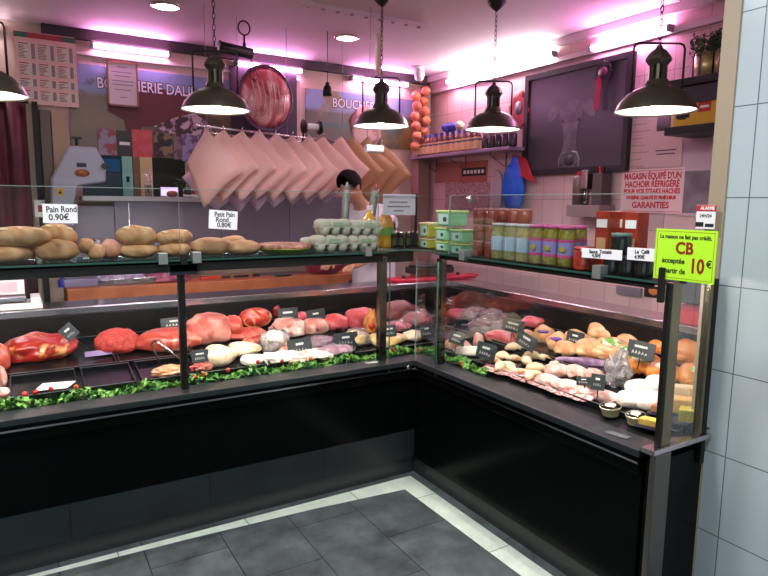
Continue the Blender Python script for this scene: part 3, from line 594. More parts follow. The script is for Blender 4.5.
# ceiling rail, vertical rod, camera
a, c = at(425, 24, 2, CZ), at(300, 0, 2, CZ); t = thing('ceiling_raceway', 'white ceiling rail with small round studs', 'ceiling rail', (a+c)/2, rz=math.degrees(math.atan2((a-c).y, (a-c).x)))
L = (a-c).length; MB().b2((-L/2, -.03, -.03), (L/2, .03, 0), MC['white_moulding']).build('rail', None, t, bev=.004)
for k in range(9): MB().lathe([(0, -.012), (.014, -.008), (.016, 0)], 10, mat('stud_grey', '#a08f96', .5), T(-L/2+L*(k+.5)/9, 0, -.03)).build('stud', None, t)
a, c = at(378.5, 18, 1, 4.45), at(378.5, 76, 1, 4.45); t = thing('hanging_post', 'cream square tube coming down from the ceiling behind the second pendant', 'post', (a.x, 4.45, c.z))
MB().b2((-.018, -.018, 0), (.018, .018, CZ-c.z), mat('cream_tube', '#b9a993', .5)).build('tube', None, t, bev=.003)
p = at(418, 62, 1, 5.25); t = thing('security_camera', 'white dome security camera with a black eye on the ceiling near the corner', 'camera', (p.x, 5.25, CZ))
MB().lathe([(0, 0), (.06, 0), (.062, -.02), (.035, -.05)], 20, white_pl).build('base', None, t)
hd = MB().lathe([(0, .05), (.045, .045), (.05, 0), (.045, -.05), (.02, -.062), (0, -.062)], 20, white_pl, T(0, -.03, -.08, 55, 0, -30)).build('head', None, t)
MB().lathe([(0, -.07), (.028, -.066), (.03, -.05)], 16, mat('lens_black', '#0a090c', .1), T(0, -.03, -.08, 55, 0, -30) @ T(rx=0)).build('lens', None, t)
# string of orange balls in the corner
p = at(422, 118, 1, 5.45); t = thing('onion_string', 'hanging string of round orange onions in the far corner', 'onion string', (p.x, 5.45, 0))
om = mat('onion_skin', '#dc8a5e', .5, c2='#c66a50', scale=14)
for k in range(12):
    px = 417 if k % 2 else 426; py = 91+k*5.0; q = at(px, py, 1, 5.45); MB().blob((q.x-p.x, (k % 3)*.02, q.z), (.10, .10, .095), k, .03, 1.5, 3, om).build('onion', None, t)
MB().tube([(0, .03, 2.05), (0, .03, CZ)], .004, 6, mat('twine', '#8a6a50', .8)).build('twine', None, t)
# ------------------------------------------------------------------ right wall, far shelf with bottles
Xs = WX-.22
t = thing('wall_shelf', 'long lilac-edged shelf on the tiled wall under the row of bottles', 'shelf', (WX, 4.85, 2.10))
MB().b2((-.24, -.78, -.03), (-.001, .78, 0), mat('shelf_lilac', '#a493a8', .3, .3)).build('board', None, t, bev=.003)
for y in (-.5, .1, .6): MB().tube([(-.2, y, -.03), (-.2, y, -.06), (-.01, y, -.16), (-.01, y, -.03)], .006, 6, steel).build('bracket', None, t)
lab1 = mat('sauce_label', '#f0c496', .5); capb = mat('blue_cap', '#2436a8', .35); sauce = mat('sauce_glass', '#6d3a34', .2)
b0 = thing('sauce_bottle', '', 'bottle', (Xs+.08, 5.5, 2.10), group='sauce bottles with orange labels on the far shelf')
MB().lathe([(.0, 0), (.036, 0), (.038, .02), (.038, .12), (.02, .155), (.015, .18)], 18, sauce).build('body', None, b0)
MB().lathe([(.0386, .012), (.0386, .12)], 18, lab1, close=False).build('label', None, b0); MB().lathe([(.0394, .088), (.0394, .102)], 18, mat('label_blue', '#38406a', .5), close=False).build('label_band', None, b0); MB().cyl(.018, .03, 14, capb, T(0, 0, .178)).build('cap', None, b0)
for k in range(11):
    y = 5.50-k*.095; lab = 'squat sauce bottle with orange label and blue cap on the far wall shelf'
    if k == 0: b0['label'] = lab; b0.location = (Xs+.03, y, 2.101)
    else: dup(b0, (Xs+.03, y, 2.101), label=lab)
dj = mat('dark_jar', '#3a2a34', .2); j0 = None
for k in range(5):
    y = 4.43-k*.088; lab = 'dark lidded jar on the right end of the far wall shelf'
    if j0 is None:
        j0 = thing('dark_jar', lab, 'jar', (Xs+.03, y, 2.101), group='dark jars at the end of the far shelf'); MB().lathe([(0, 0), (.038, 0), (.04, .015), (.04, .1), (.03, .115)], 18, dj).build('body', None, j0); MB().cyl(.033, .02, 18, mat('grey_lid', '#6a5560', .35), T(0, 0, .113)).build('lid', None, j0)
    else: dup(j0, (Xs+.03, y, 2.101), label=lab)
bb = mat('blue_wrap', '#2432a0', .4, c2='#5a68c8', scale=25, lo=.5, hi=.6)
for px, py, w_, lab, mm_ in ((448, 129, .26, 'bulky blue packet lying on top of the sauce bottles at the left', bb), (475, 128, .12, 'small pale packet among the blue packets on the bottles', paperw), (458, 126, .1, 'cream packet between the blue packets', mat('cream_packet', '#c9bfa0', .5)), (488, 120, .14, 'blue packet standing upright beside the third pendant', bb)):
    p = at(px, py, 0, Xs+.03); tag(MB().blob((0, 0, 0), (.08, w_, .09 if px != 488 else .13), px, .15, 2, 3, mm_).build('packet', None, None, (p.x+.02, p.y, 2.352 if px != 488 else 2.372)), lab, 'packet', 'packets on top of the sauce bottles')
# coat-hook board, patterned sheet, towel
t, w, h = panel('notice_board', 'orange notice with a black and white strip under the bottle shelf', 'notice', (462, 162), (487, 182), 0, WX-.004, None)
pic('panel', t, w, h, mat('rusty_panel', '#a85a48', .5), .006); pic('strip', t, w*.92, h*.38, ink, .0075)
s = MB()
for k in range(6): s.b2((-w*.4+k*w*.14, -h*.08, .0075), (-w*.4+k*w*.14+w*.09, h*.08, .0082), chalk)
s.build('printed_marks', None, t)
t, w, h = panel('reddish_notice', 'plain rust-pink sheet beside the black and white notice', 'notice', (436, 163), (461, 182), 0, WX-.004, None); pic('sheet', t, w, h, mat('rust_pink', '#a8665c', .5), .005)
t, w, h = panel('patterned_sheet', 'large speckled pink sheet hanging on the tiles under the notices', 'sheet', (446, 183), (489, 212), 0, WX-.004, None); pic('sheet', t, w, h, mat('speckled_pink', '#b98f92', .5, c2='#8f6a72', scale=45, lo=.5, hi=.55), .005)
p = at(513, 185, 0, WX-.07); t = thing('plastic_bag', 'bright blue plastic bag hanging on a hook left of the cow picture', 'bag', p)
MB().blob((0, 0, 0), (.12, .26, .50), 31, .12, 2.2, 4, mat('bright_blue_plastic', '#1560d8', .35), fn=lambda q: Vector((q.x, q.y*(.55+.45*min(1, max(0, (.9-q.z)))), q.z))).build('bag', None, t); MB().cyl(.008, .06, 8, steel, T(.0, 0, .24, 0, 90)).build('hook', None, t)
p = at(523, 172, 0, WX-.06); tag(MB().add([(0, -.02, .12), (0, .14, .16), (-.02, .06, -.02), (0, -.16, -.10), (.01, -.02, .12), (.01, .14, .16), (.0, .06, -.02), (.01, -.16, -.1)], [(0, 1, 2, 3), (7, 6, 5, 4), (0, 4, 5, 1), (1, 5, 6, 2), (2, 6, 7, 3), (3, 7, 4, 0)], mat('red_cloth', '#b01c24', .5)).build('red_ribbon', None, None, p), 'red cloth triangle hanging over the blue bag', 'cloth')
p = at(497, 192, 0, WX-.03); tag(MB().blob((0, 0, 0), (.05, .14, .42), 12, .06, 1.5, 3, mat('grey_pink_cloth', '#b8a0a8', .7)).build('hanging_towel', None, None, p), 'pale grey towel hanging behind the blue bag', 'towel')
# rooster plaque
p = at(520, 112, 0, WX-.03); t = thing('wall_plaque', 'red rosette-shaped plaque on the tiles left of the cow picture', 'plaque', p, group=None)
MB().prism([(math.cos(a)*(.12+.012*math.cos(9*a)), math.sin(a)*(.14+.012*math.cos(9*a))) for a in [2*math.pi*k/60 for k in range(60)]], 0, .02, mat('plaque_red', '#b8343c', .45), T(rx=90, rz=-90)).build('plate', None, t)
MB().lathe([(0, 0), (.05, 0), (.048, .01), (0, .012)], 24, mat('plaque_grey', '#77707c', .4), T(-.02, 0, .03, 90, 0, -90, (.8, 1.2, 1))).build('emblem', None, t)
p = at(520, 97, 0, WX-.03); MB().lathe([(0, 0), (.05, 0), (.05, .015), (0, .015)], 20, MC['plaque_red'], T(p.x-at(520, 112, 0, WX-.03).x, 0, .14, 90, 0, -90)).build('top_knot', None, t)
t, w, h = panel('speaker_strip', 'narrow beige strip with dark dots left of the cow picture', 'panel', (523, 128), (530, 162), 0, WX-.004, None); pic('board', t, w, h, mat('beige_strip', '#b9988a', .5), .012)
for k in range(3): MB().cyl(.012, .004, 12, black_mat, T(0, h*.25-k*.06, .012)).build('dot', None, t)
# cow picture
t, w, h = panel('cow_picture', 'big black framed dark picture with a pale cow head', 'picture', (529.5, 77), (629.5, 171), 0, WX-.005, None)
f = MB(); bd = .045
for a in ((-w/2, -h/2, w/2, -h/2+bd), (-w/2, h/2-bd, w/2, h/2), (-w/2, -h/2+bd, -w/2+bd, h/2-bd), (w/2-bd, -h/2+bd, w/2, h/2-bd)): f.b2((a[0], a[1], 0), (a[2], a[3], .05), black_mat)
f.build('frame', None, t); pic('canvas', t, w-.06, h-.06, mat('dark_canvas', '#45434a', .3), .03)
cg = mat('cow_grey', '#79717c', .5, c2='#58515c', scale=14, lo=.4, hi=.65); cg2 = mat('cow_pale', '#94898f', .5)
s = MB(); z0, z1 = .030, .0315
hd = [(-.13, .19), (-.05, .21), (.05, .21), (.13, .19), (.105, .10), (.07, 0), (.058, -.12), (.075, -.19), (.085, -.26), (.05, -.31), (-.05, -.31), (-.085, -.26), (-.075, -.19), (-.058, -.12), (-.07, 0), (-.105, .1)]
s.prism(hd, z0, z1, cg)
for e in (-1, 1): s.prism([(e*.12, .18), (e*.17, .20), (e*.24, .12), (e*.22, .06), (e*.16, .08), (e*.12, .12)], z0, z1, cg)
M_ = T(-.02, -.06, 0, s=(1.1, 1.0, 1)); s.build('printed_cow_head', None, t).matrix_local = M_
for e in (-1, 1): MB().tube([(e*.03, -.19, z1), (e*.07, -.20, z1), (e*.095, -.25, z1), (e*.09, -.31, z1)], .008, 6, cg2).build('printed_muzzle', None, t).matrix_local = M_
nd = mat('nose_dark', '#3a343c', .5)
MB().lathe([(0, z1), (.05, z1), (.05, z1+.0008), (0, z1+.0008)], 20, nd, T(0, -.26, 0, s=(1, .9, 1))).build('printed_nose', None, t).matrix_local = M_
for e in (-1, 1): MB().lathe([(0, z1), (.014, z1), (.014, z1+.0008), (0, z1+.0008)], 12, nd, T(e*.075, .06, 0)).build('printed_eye', None, t).matrix_local = M_
# rosette
p = at(604, 73, 0, WX-.07); t = thing('award_rosette', 'black and red award rosette pinned on the top of the cow picture', 'rosette', p)
MB().prism([(math.cos(a)*(.072+.006*math.cos(16*a)), math.sin(a)*(.085+.006*math.cos(16*a))) for a in [2*math.pi*k/64 for k in range(64)]], 0, .012, mat('rosette_black', '#15101a', .5), T(rx=90, rz=-90)).build('rosette', None, t)
MB().lathe([(0, 0), (.042, 0), (.04, .008), (0, .01)], 24, mat('rosette_wine', '#5a1c38', .5), T(-.012, 0, .0, 90, 0, -90)).build('centre', None, t)
MB().add([(-.016, .0, -.02), (-.016, .05, -.02), (-.016, .065, -.27), (-.016, .04, -.25), (-.016, .02, -.28)], [(0, 1, 2, 3, 4)], mat('ribbon_red', '#c0184a', .5)).build('red_ribbon', None, t)
MB().add([(-.014, .0, -.02), (-.014, -.045, -.02), (-.014, -.06, -.28), (-.014, -.02, -.28)], [(0, 1, 2, 3)], MC['rosette_black']).build('black_ribbon', None, t)
# shelves near the column
t = thing('wall_shelf', 'upper black shelf under the potted plants by the column', 'shelf', (WX, 2.45, 2.40)); MB().b2((-.30, -.75, -.055), (-.001, .10, -.01)).build('board', black_mat, t, bev=.002)
MB().b2((-.27, -.70, -.16), (-.02, .06, -.06), mat('underside_box', '#2b2530', .4)).build('underbox', None, t)
t = thing('wall_shelf', 'lower black shelf holding the yellow and orange packets', 'shelf', (WX, 2.30, 2.10)); MB().b2((-.30, -.65, -.05), (-.001, .24, 0)).build('board', black_mat, t, bev=.002)
gold = mat('gold_pot', '#d8c08a', .35, .6)
for i, (px, py, lab) in enumerate(((706, 73, 'gold striped metal pot with a bushy green plant, left of the pair'), (727, 68, 'gold striped metal pot with a bushy green plant, against the column'))):
    p = at(px, py, 0, WX-.17); t = thing('potted_plant', lab, 'plant', (WX-.17, p.y, 2.391)); m = MB().lathe([(0, 0), (.066, 0), (.074, .15), (.068, .15), (.06, .13), (0, .13)], 26, gold); m.build('pot', None, t)
    for k in range(6): a = 60*k; MB().box((.0725*math.cos(R(a)), .0725*math.sin(R(a)), .075), (.004, .016, .13), mat('pot_stripe', '#8a7090', .2, .8), T(rz=0)).build('stripe', None, t)
    q = MB(); leafy(q, 420, .105, .13, gleaf, .019, 10+i, .13); q.build('leaves', None, t)
yel = mat('yellow_pack', '#d9a32e', .4)
for i, (a, c, lab) in enumerate((((674, 107), (691, 127), 'yellow packet with a black and white picture, first on the lower shelf'), ((692, 106), (712, 126), 'yellow packet with a red square next to the pictured one'), ((713, 103), (730, 124), 'yellow packet with a red square against the column'))):
    p0 = at(*a, 0, WX-.25); p1 = at(*c, 0, WX-.25); w = abs(p0.y-p1.y)
    t = thing('yellow_packet', lab, 'packet', (WX-.25, (p0.y+p1.y)/2, 2.101), group='yellow packets on the lower shelf'); hh = .155
    MB().b2((0, -w/2, 0), (.14, w/2, hh), yel).build('box', None, t, bev=.003)
    if i: MB().b2((-.002, -w*.38, hh*.5), (0, w*.2, hh*.95), mat('pack_red', '#c2262c', .4)).b2((-.0035, -w*.3, hh*.66), (-.002, w*.1, hh*.74), paperw).build('red_square', None, t)
    else: MB().blob((-.001, 0, hh*.45), (.004, w*.7, .05), 3, .3, m=ink).build('printed_picture', None, t)
# posters right of the frame
t, w, h = panel('meat_poster', 'pale pink poster with small print and a mincer picture above the red text sign', 'poster', (623, 101), (681, 166), 0, WX-.004, None)
pic('sheet', t, w, h, mat('poster_pink', '#d8b4b4', .18), .004)
s = MB(); mat('print_dark', '#5c4a50', .6); fp = mat('print_grey', '#a88c90', .6)
for k in range(8): s.b2((-w*.4, h*.22-k*.05, .004), (-w*.4+.14+.03*(k % 3), h*.22-k*.05+.007, .0045), fp)
s.b2((w*.1, -h*.28, .004), (w*.42, -h*.262, .0045), MC['print_dark']); s.b2((w*.12, -h*.33, .004), (w*.4, -h*.312, .0045), MC['print_dark']); s.b2((w*.05, h*.36, .004), (w*.28, h*.44, .0045), ink); s.build('printed_lines', None, t)
MB().lathe([(0, .02), (.05, .02), (.055, -.02), (.05, -.1), (0, -.1)], 8, mat('print_dark_grey', '#6e6066', .5), T(w*.2, .02, .004, s=(1, 1, .03)) @ T(rx=90)).build('printed_mincer', None, t)
t, w, h = panel('red_text_sign', 'pinkish white sign with red lettering that ends with GARANTIES', 'sign', (623, 170), (682, 214), 0, WX-.008, None)
pic('sheet', t, w, h, mat('sign_pink', '#eac6cc', .3), .005)
for s_, y, sz, sx in (("MAGASIN ÉQUIPÉ D'UN", .33, .062, .70), ('HACHOIR RÉFRIGÉRÉ', .15, .062, .74), ('POUR VOS STEAKS HACHÉS', -.01, .048, .76), ('HYGIÈNE, QUALITÉ ET FRAÎCHEUR', -.15, .033, .78), ('GARANTIES', -.32, .062, .92)):
    text(s_, sz, red_ink, t, T(0, y*h, .0055), bold=.002, sx=sx)
f = MB()
for a in ((-w/2+.012, -h/2+.012, w/2-.012, -h/2+.016), (-w/2+.012, h/2-.016, w/2-.012, h/2-.012)): f.b2((a[0], a[1], .005), (a[2], a[3], .0056), red_ink)
f.build('border', None, t)
t, w, h = panel('pinned_paper', 'blank pale paper under the lower black shelf', 'paper', (685, 138), (722, 166), 0, WX-.004, None); pic('sheet', t, w, h, mat('lilac_white', '#c9adb8', .4), .004)
t, w, h = panel('dark_certificate', 'small dark certificate in a pale sleeve right of the red text sign', 'certificate', (683, 168), (716, 217), 0, WX-.004, None); pic('sleeve', t, w, h, MC['lilac_white'], .004); pic('sheet', t, w*.84, h*.86, mat('grey_cert', '#6f6068', .25, c2='#8a7c86', scale=5), .006)
t, w, h = panel('alarm_sign', 'small sticker reading ALARME 24H/24 beside the column edge', 'sign', (695, 205), (721, 229), 0, 2.6, None)
t.matrix_world = faceR(2.26, *at(708, 217, 0, 2.26)[1:]) ; w, h = .075, .09
t.matrix_world = faceR(2.245, 1.372, at(708, 217, 0, 2.245).z)
pic('plate', t, w, h, paperw, .003); pic('header', t, w, h*.26, mat('alarm_red', '#c42a30', .4), .0036).location.y = h*.36
text('ALARME', .0175, chalk, t, T(.006, h*.36, .0045), bold=.0006, sx=.85); text('24H/24', .0175, ink, t, T(0, .004, .0036), bold=.0003, sx=.9)
s = MB(); s.b2((-w/2, -h*.42, .003), (-w*.08, -h*.22, .0036), ink).b2((.0, -h*.42, .003), (w*.45, -h*.28, .0036), ink); s.build('printed_blocks', None, t)
MB().b2((-.004, -.16, -.004), (.004, -.04, 0)).build('stem', steel, t)
# niche shelf with appliances below the frame
t = thing('wall_shelf', 'short grey shelf below the cow picture holding two small machines', 'shelf', (WX, 3.27, 1.60))
MB().b2((-.18, -.15, -.09), (-.001, .17, 0), mat('grey_pink_shelf', '#8d7678', .4)).build('board', None, t, bev=.003)
sy, sz_ = t.location.y, t.location.z
t = thing('knife_steriliser', 'dark slotted knife box on the short grey shelf', 'knife box', (WX-.10, sy-.09, sz_+.001)); MB().b2((-.05, -.045, 0), (.06, .045, .24), mat('dark_slotted', '#4a3c40', .4)).build('box', None, t, bev=.003)
for k in range(3): MB().b2((-.03, -.035+k*.026, .24), (-.01, -.02+k*.026, .29), [black_mat, red_ink, black_mat][k]).build('knife_handle', None, t)
t = thing('soap_dispenser', 'pale steel dispenser with a nozzle on the short grey shelf', 'dispenser', (WX-.12, sy+.02, sz_+.001)); MB().b2((-.05, -.032, .12), (.06, .032, .27), steel).build('body', None, t, bev=.01)
MB().tube([(-.03, 0, .12), (-.03, 0, .03)], .008, 8, steel).build('nozzle', None, t); MB().cyl(.028, .012, 14, black_mat, T(-.03, 0, 0)).build('foot', None, t); MB().b2((.03, -.03, 0), (.06, .03, .14), steel).build('stand', None, t)
t = thing('dark_canister', 'dark canister beside the pale dispenser', 'canister', (WX-.12, sy+.11, sz_+.001)); MB().lathe([(0, 0), (.045, 0), (.047, .2), (.03, .23), (0, .23)], 18, mat('canister', '#5c4648', .4)).build('body', None, t); MB().cyl(.02, .03, 12, MC['red_ink'] if 'red_ink' in MC else black_mat, T(0, 0, .23)).build('cap', None, t)
t, w, h = panel('wall_socket', 'grey electrical strip low on the tiled wall under the right shelf', 'socket', (618, 285), (642, 297), 0, WX-.004, None)
pic('plate', t, w, h, mat('grey_socket', '#77707a', .5), .02); t, w, h = panel('food_sticker', 'dark sticker with an orange food picture under the right shelf', 'sticker', (645, 285), (662, 299), 0, WX-.004, None)
pic('plate', t, w, h, mat('dark_brown', '#2e1c1c', .4), .004); MB().blob((0, 0, .004), (w*.55, h*.6, .004), 3, .1, m=mat('sticker_orange', '#c07a44', .5)).build('printed_food', None, t)
# ================================================================== ON THE WORKTOPS
q = at(18, 298, 1, 3.93); t = thing('counter_scale', 'white pink-lit weighing scale standing on the steel worktop at the far left', 'scale', (q.x, 3.93, 1.001))
MB().b2((-.35, -.09, 0), (.115, .09, .035), white_pl).build('base', None, t, bev=.006); MB().b2((.06, -.085, .035), (.108, .085, .065), white_pl).build('side_rim', None, t, bev=.005)
MB().b2((-.34, -.08, .045), (.04, .12, .07), steel).build('weighing_plate', None, t, bev=.004)
MB().b2((-.33, -.03, .07), (.035, .0, .155), mat('scale_face', '#d8c0cc', .3), T(rx=-22), bev=.006).build('display_body', None, t)
MB().b2((-.31, -.036, .085), (.0, -.031, .14), mat('scale_screen', '#c99ba8', .3), T(rx=-22)).build('display_panel', None, t)
q = at(450, 280, 1, 3.98); t = thing('digital_scale', 'flat black scale resting on the red board at the counter corner', 'scale', (2.83, 3.99, 1.045), 0)
MB().b2((-.17, -.05, 0), (.20, .12, .05), black_mat).build('body', None, t, bev=.008); MB().b2((-.15, -.05, .05), (.18, .10, .065), black_metal).build('plate', None, t, bev=.004)
MB().lathe([(0, 0), (.012, 0), (.011, .006), (0, .006)], 14, chrome, T(.02, -.05, .03, 90)).build('knob', None, t)
t = thing('red_board', 'red plastic board lying across the steel worktop at the counter corner', 'board', (2.80, 3.96, 1.001))
MB().b2((-.36, -.09, 0), (.40, .12, .022), mat('red_plastic', '#c0143a', .35)).build('board', None, t, bev=.005); MB().tube([(.40, -.05, .014), (.46, -.05, .016), (.46, .06, .016), (.40, .06, .014)], .007, 6, MC['red_plastic']).build('handle', None, t)
for x in (-.25, .28): MB().cyl(.015, .022, 12, black_mat, T(x, 0, .022)).build('foot', None, t)
q = at(697, 325, 0, 3.0); t = thing('touch_scale', 'scale with a tilted dark screen on a red base, right end of the worktop', 'scale', (3.0, q.y, 1.001))
MB().b2((-.10, -.17, 0), (.11, .13, .075), mat('red_base', '#b03040', .4)).build('base', None, t, bev=.006)
MB().b2((-.02, -.16, .0), (.0, .16, .17), mat('dark_screen', '#2e2a30', .3), T(.03, .08, .085, 0, 18)).build('screen', None, t, bev=.005)
# ================================================================== SHELF GOODS (left shelf)
crust = mat('bread_crust', '#b47848', .65, c2='#dcb082', scale=8, lo=.3, hi=.68, bump=.25, bscale=34, dist=1.2)
crust2 = mat('soft_roll_crust', '#c0845a', .6, c2='#dcaa7e', scale=7, lo=.3, hi=.68, bump=.2, bscale=30, dist=1)
SY = 3.03
def bread(px0, px1, yt, yb, label, Y=SY, tilt=0, yaw=0, m=None, slash=True, name='bread_loaf', grp='bread on the glass shelf', dep=.11, seed=0):
    a, c = at(px0, (yt+yb)/2, 1, Y), at(px1, (yt+yb)/2, 1, Y); zt, zb = at((px0+px1)/2, yt, 1, Y).z, at((px0+px1)/2, yb, 1, Y).z
    w = c.x-a.x; h = zt-zb; zb = max(zb, SH+.001)
    t = thing(name, label, 'bread', ((a.x+c.x)/2, Y, zb), yaw, grp, rot=(0, R(tilt), R(yaw)))
    MB().blob((0, 0, h*.47), (w, dep, h*1.04), seed+px0, .045, 1.6, 4, m or crust, flat=.88, pw=.93).build('crust', None, t)
    if slash:
        s = MB(); fl = mat('flour_slash', '#ecd0a6', .7)
        for k in range(3): s.blob((w*(-.25+.25*k), -dep*.20, h*.84), (w*.20, dep*.26, h*.2), k+9, .12, 1.8, 3, fl)
        s.build('slash', None, t)
    return t
bread(-22, 33, 245, 262.5, 'pale loaf at the bottom left of the bread pile', SY+.0, seed=1, slash=False)
bread(34, 79, 241, 262.5, 'long loaf at the bottom of the pile under the white price card', seed=2, slash=False)
bread(-14, 52, 226, 246, 'upper long loaf reaching the left edge of the photo', SY-.005, tilt=1, seed=3, dep=.12)
bread(35, 76, 224, 244, 'upper crusty loaf tilted down to the right beside the white price card', SY+.05, tilt=9, seed=4, dep=.12)
bread(77, 95, 238, 253, 'small bun leaning on the big loaves', SY, 4, m=crust2, slash=False, name='bread_roll', dep=.09, seed=5)
bread(86, 104, 245, 261, 'small bun lying lower right of the leaning bun', SY-.02, 10, m=crust2, slash=False, name='bread_roll', dep=.08, seed=6)
bread(100, 121, 241, 261, 'round rosy bun standing left of the first two stacked loaves', SY, m=mat('rosy_crust', '#d89a84', .6, c2='#cf8d6a', scale=4), slash=False, name='bread_roll', dep=.11, seed=7)
bread(24, 36, 242, 252, 'small rosy bun wedged between the two lower loaves', SY+.08, m=MC['rosy_crust'], slash=False, name='bread_roll', dep=.07, seed=8)
bread(115, 156, 225, 245, 'upper loaf of the first two stacked loaves', SY, 3, seed=9)
bread(118, 158, 243, 258, 'lower loaf of the first two stacked loaves', SY, seed=10, slash=False)
bread(155, 193, 229, 244, 'upper loaf of the second two stacked loaves', SY, -3, seed=11)
bread(158, 190, 243, 258.5, 'lower loaf of the second two stacked loaves', SY, seed=12, slash=False)
bread(189, 231, 237, 255, 'oval roll right of the stacked loaves', SY, 2, m=crust2, name='bread_roll', slash=False, seed=13)
bread(221, 246, 235, 247, 'roll lying behind the two front oval rolls', SY+.09, m=crust2, name='bread_roll', slash=False, seed=14, dep=.08).location.z = SH+.03
bread(226, 260, 240, 254.5, 'oval roll nearest the green tart dish', SY-.02, -2, m=crust2, name='bread_roll', slash=False, seed=15)
q = at(284, 245, 1, SY); t = thing('tart', 'brown topped tart in a lime green dish next to the rolls', 'tart', (q.x, SY, SH+.001))
MB().lathe([(.10, 0), (.135, .022), (.145, .026), (.135, .028), (.001, .028)], 32, mat('lime_dish', '#9cae2c', .4)).build('dish', None, t)
MB().lathe([(.142, .028), (.147, .042), (.12, .05), (.001, .046)], 32, mat('tart_top', '#8a5240', .7, c2='#c08a78', scale=40, bump=.4, bscale=90)).build('tart', None, t)
# egg cartons
ct = mat('egg_carton', '#c2b8a6', .85, bump=.2, bscale=60, c2='#aca594', scale=6)
def carton(px0, px1, yt, yb, label, Y=SY, n=5):
    a, c = at(px0, yb, 1, Y), at(px1, yb, 1, Y); zb = max(at((px0+px1)/2, yb, 1, Y).z, SH+.001); h = at((px0+px1)/2, yt, 1, Y).z-zb; w = c.x-a.x
    t = thing('egg_carton', label, 'egg carton', ((a.x+c.x)/2, Y, zb), group='grey pulp egg cartons')
    s = MB()
    for k in range(n):
        x = -w/2+w*(k+.5)/n
        for y in (-.028, .028): s.lathe([(0, 0), (w/n*.32, 0), (w/n*.52, h*.5), (0, h*.5)], 12, ct, T(x, y))
    s.b2((-w/2, -.055, h*.46), (w/2, .055, h*.54), ct); s.build('tray', None, t)
    s = MB(); s.prism([(-w/2+.004, -.053), (w/2-.004, -.053), (w/2-.004, .053), (-w/2+.004, .053)], h*.54, h*.6, ct)
    for k in range(n): s.blob((-w/2+w*(k+.5)/n, 0, h*.66), (w/n*1.25, .112, h*.72), k, .03, 1.5, 3, ct, pw=.7)
    s.build('lid', None, t); MB().b2((-w*.12, -.0585, h*.56), (w*.2, -.0545, h*.8), mat('carton_label', '#9fae8e', .6)).build('paper_label', None, t)
carton(303, 336, 237, 252, 'left carton of the bottom row of egg cartons', SY+.06, 3)
carton(312, 345, 235, 252.5, 'middle carton of the bottom row of egg cartons', SY-.05, 3)
carton(346, 374, 235, 252.5, 'right carton of the bottom row of egg cartons', SY-.04, 3)
carton(317, 348, 219, 235, 'left carton of the top row of egg cartons', SY-.03, 3)
carton(348, 378, 220, 235.5, 'right carton of the top row of egg cartons', SY-.03, 3)
wrap = film_mat('clear_wrap', '#d8dcd4', .08, .2)
for px, c_, lab, a_ in ((345, '#5b6450', 'slim grey-green sausage in clear wrap leaning before the butcher', 4), (369.5, '#56604e', 'slim wrapped sausage with a red tip before the shoulder of the butcher', 8)):
    q = at(px-2, 236, 1, SY+.06); t = thing('wrapped_sausage', lab, 'sausage', (q.x, SY+.06, 1.337), rot=(0, R(a_), 0)); h = 1.80-1.34-.12
    MB().tube([(0, 0, 0), (0, 0, .02), (0, 0, .2), (.0, 0, h-.02), (0, 0, h)], [.008, .018, .02, .017, .008], 12, mat('salami_%d' % px, c_, .5, c2='#8e8c7c', scale=25)).build('sausage', None, t)
    MB().tube([(0, 0, .0), (0, 0, h+.02)], .0225, 12, wrap).build('wrapping', None, t); MB().tube([(0, 0, h), (0, 0, h+.04)], [.014, .004], 8, red_ink if px > 360 else MC['grey_plastic']).build('tip', None, t)
oil = mat('oil_yellow', '#c48a18', .15, coat=.5); oill = mat('oil_label', '#5f8a3c', .4)
ob = None
for px, Y, lab in ((369, 3.07, 'yellow oil bottle with green label, left of the pair'), (385, 3.13, 'yellow oil bottle with green label behind the white notice')):
    q = at(px, 245, 1, Y)
    if ob is None:
        ob = thing('oil_bottle', lab, 'bottle', (q.x, Y, SH+.001), group='oil bottles on the shelf')
        MB().lathe([(0, 0), (.048, 0), (.05, .01), (.05, .05), (.045, .06), (.05, .07), (.05, .14), (.038, .18), (.016, .205), (.013, .225), (0, .225)], 24, oil).build('body', None, ob)
        MB().lathe([(.0508, .075), (.0508, .125)], 24, oill, close=False).build('label', None, ob); MB().cyl(.016, .028, 16, mat('pink_white_cap', '#dcc6d0', .4), T(0, 0, .222)).build('cap', None, ob)
    else: dup(ob, (q.x, Y, SH+.001), label=lab)
# dark jars on the corner shelf
jb = None; gj = mat('dark_preserve', '#241a12', .12, coat=.4)
for k, (px, Y) in enumerate(((394, 3.08), (401, 3.06), (408, 3.07), (415, 3.09), (398, 3.15), (411, 3.15))):
    q = at(px, 245, 1, Y); lab = 'small dark preserve jar with a shiny lid on the corner shelf'
    if jb is None:
        jb = thing('preserve_jar', lab, 'jar', (q.x, Y, SH+.001), group='dark preserve jars on the corner shelf'); MB().lathe([(0, 0), (.02, 0), (.0205, .008), (.0205, .082), (.018, .088)], 18, gj).build('jar', None, jb)
        MB().lathe([(0, .086), (.0195, .086), (.0195, .098), (0, .098)], 18, chrome).build('lid', None, jb); MB().lathe([(.0209, .02), (.0209, .06)], 18, mat('preserve_label', '#3d3a26', .5), close=False).build('label', None, jb)
    else: dup(jb, (q.x, Y, SH+.001), label=lab)
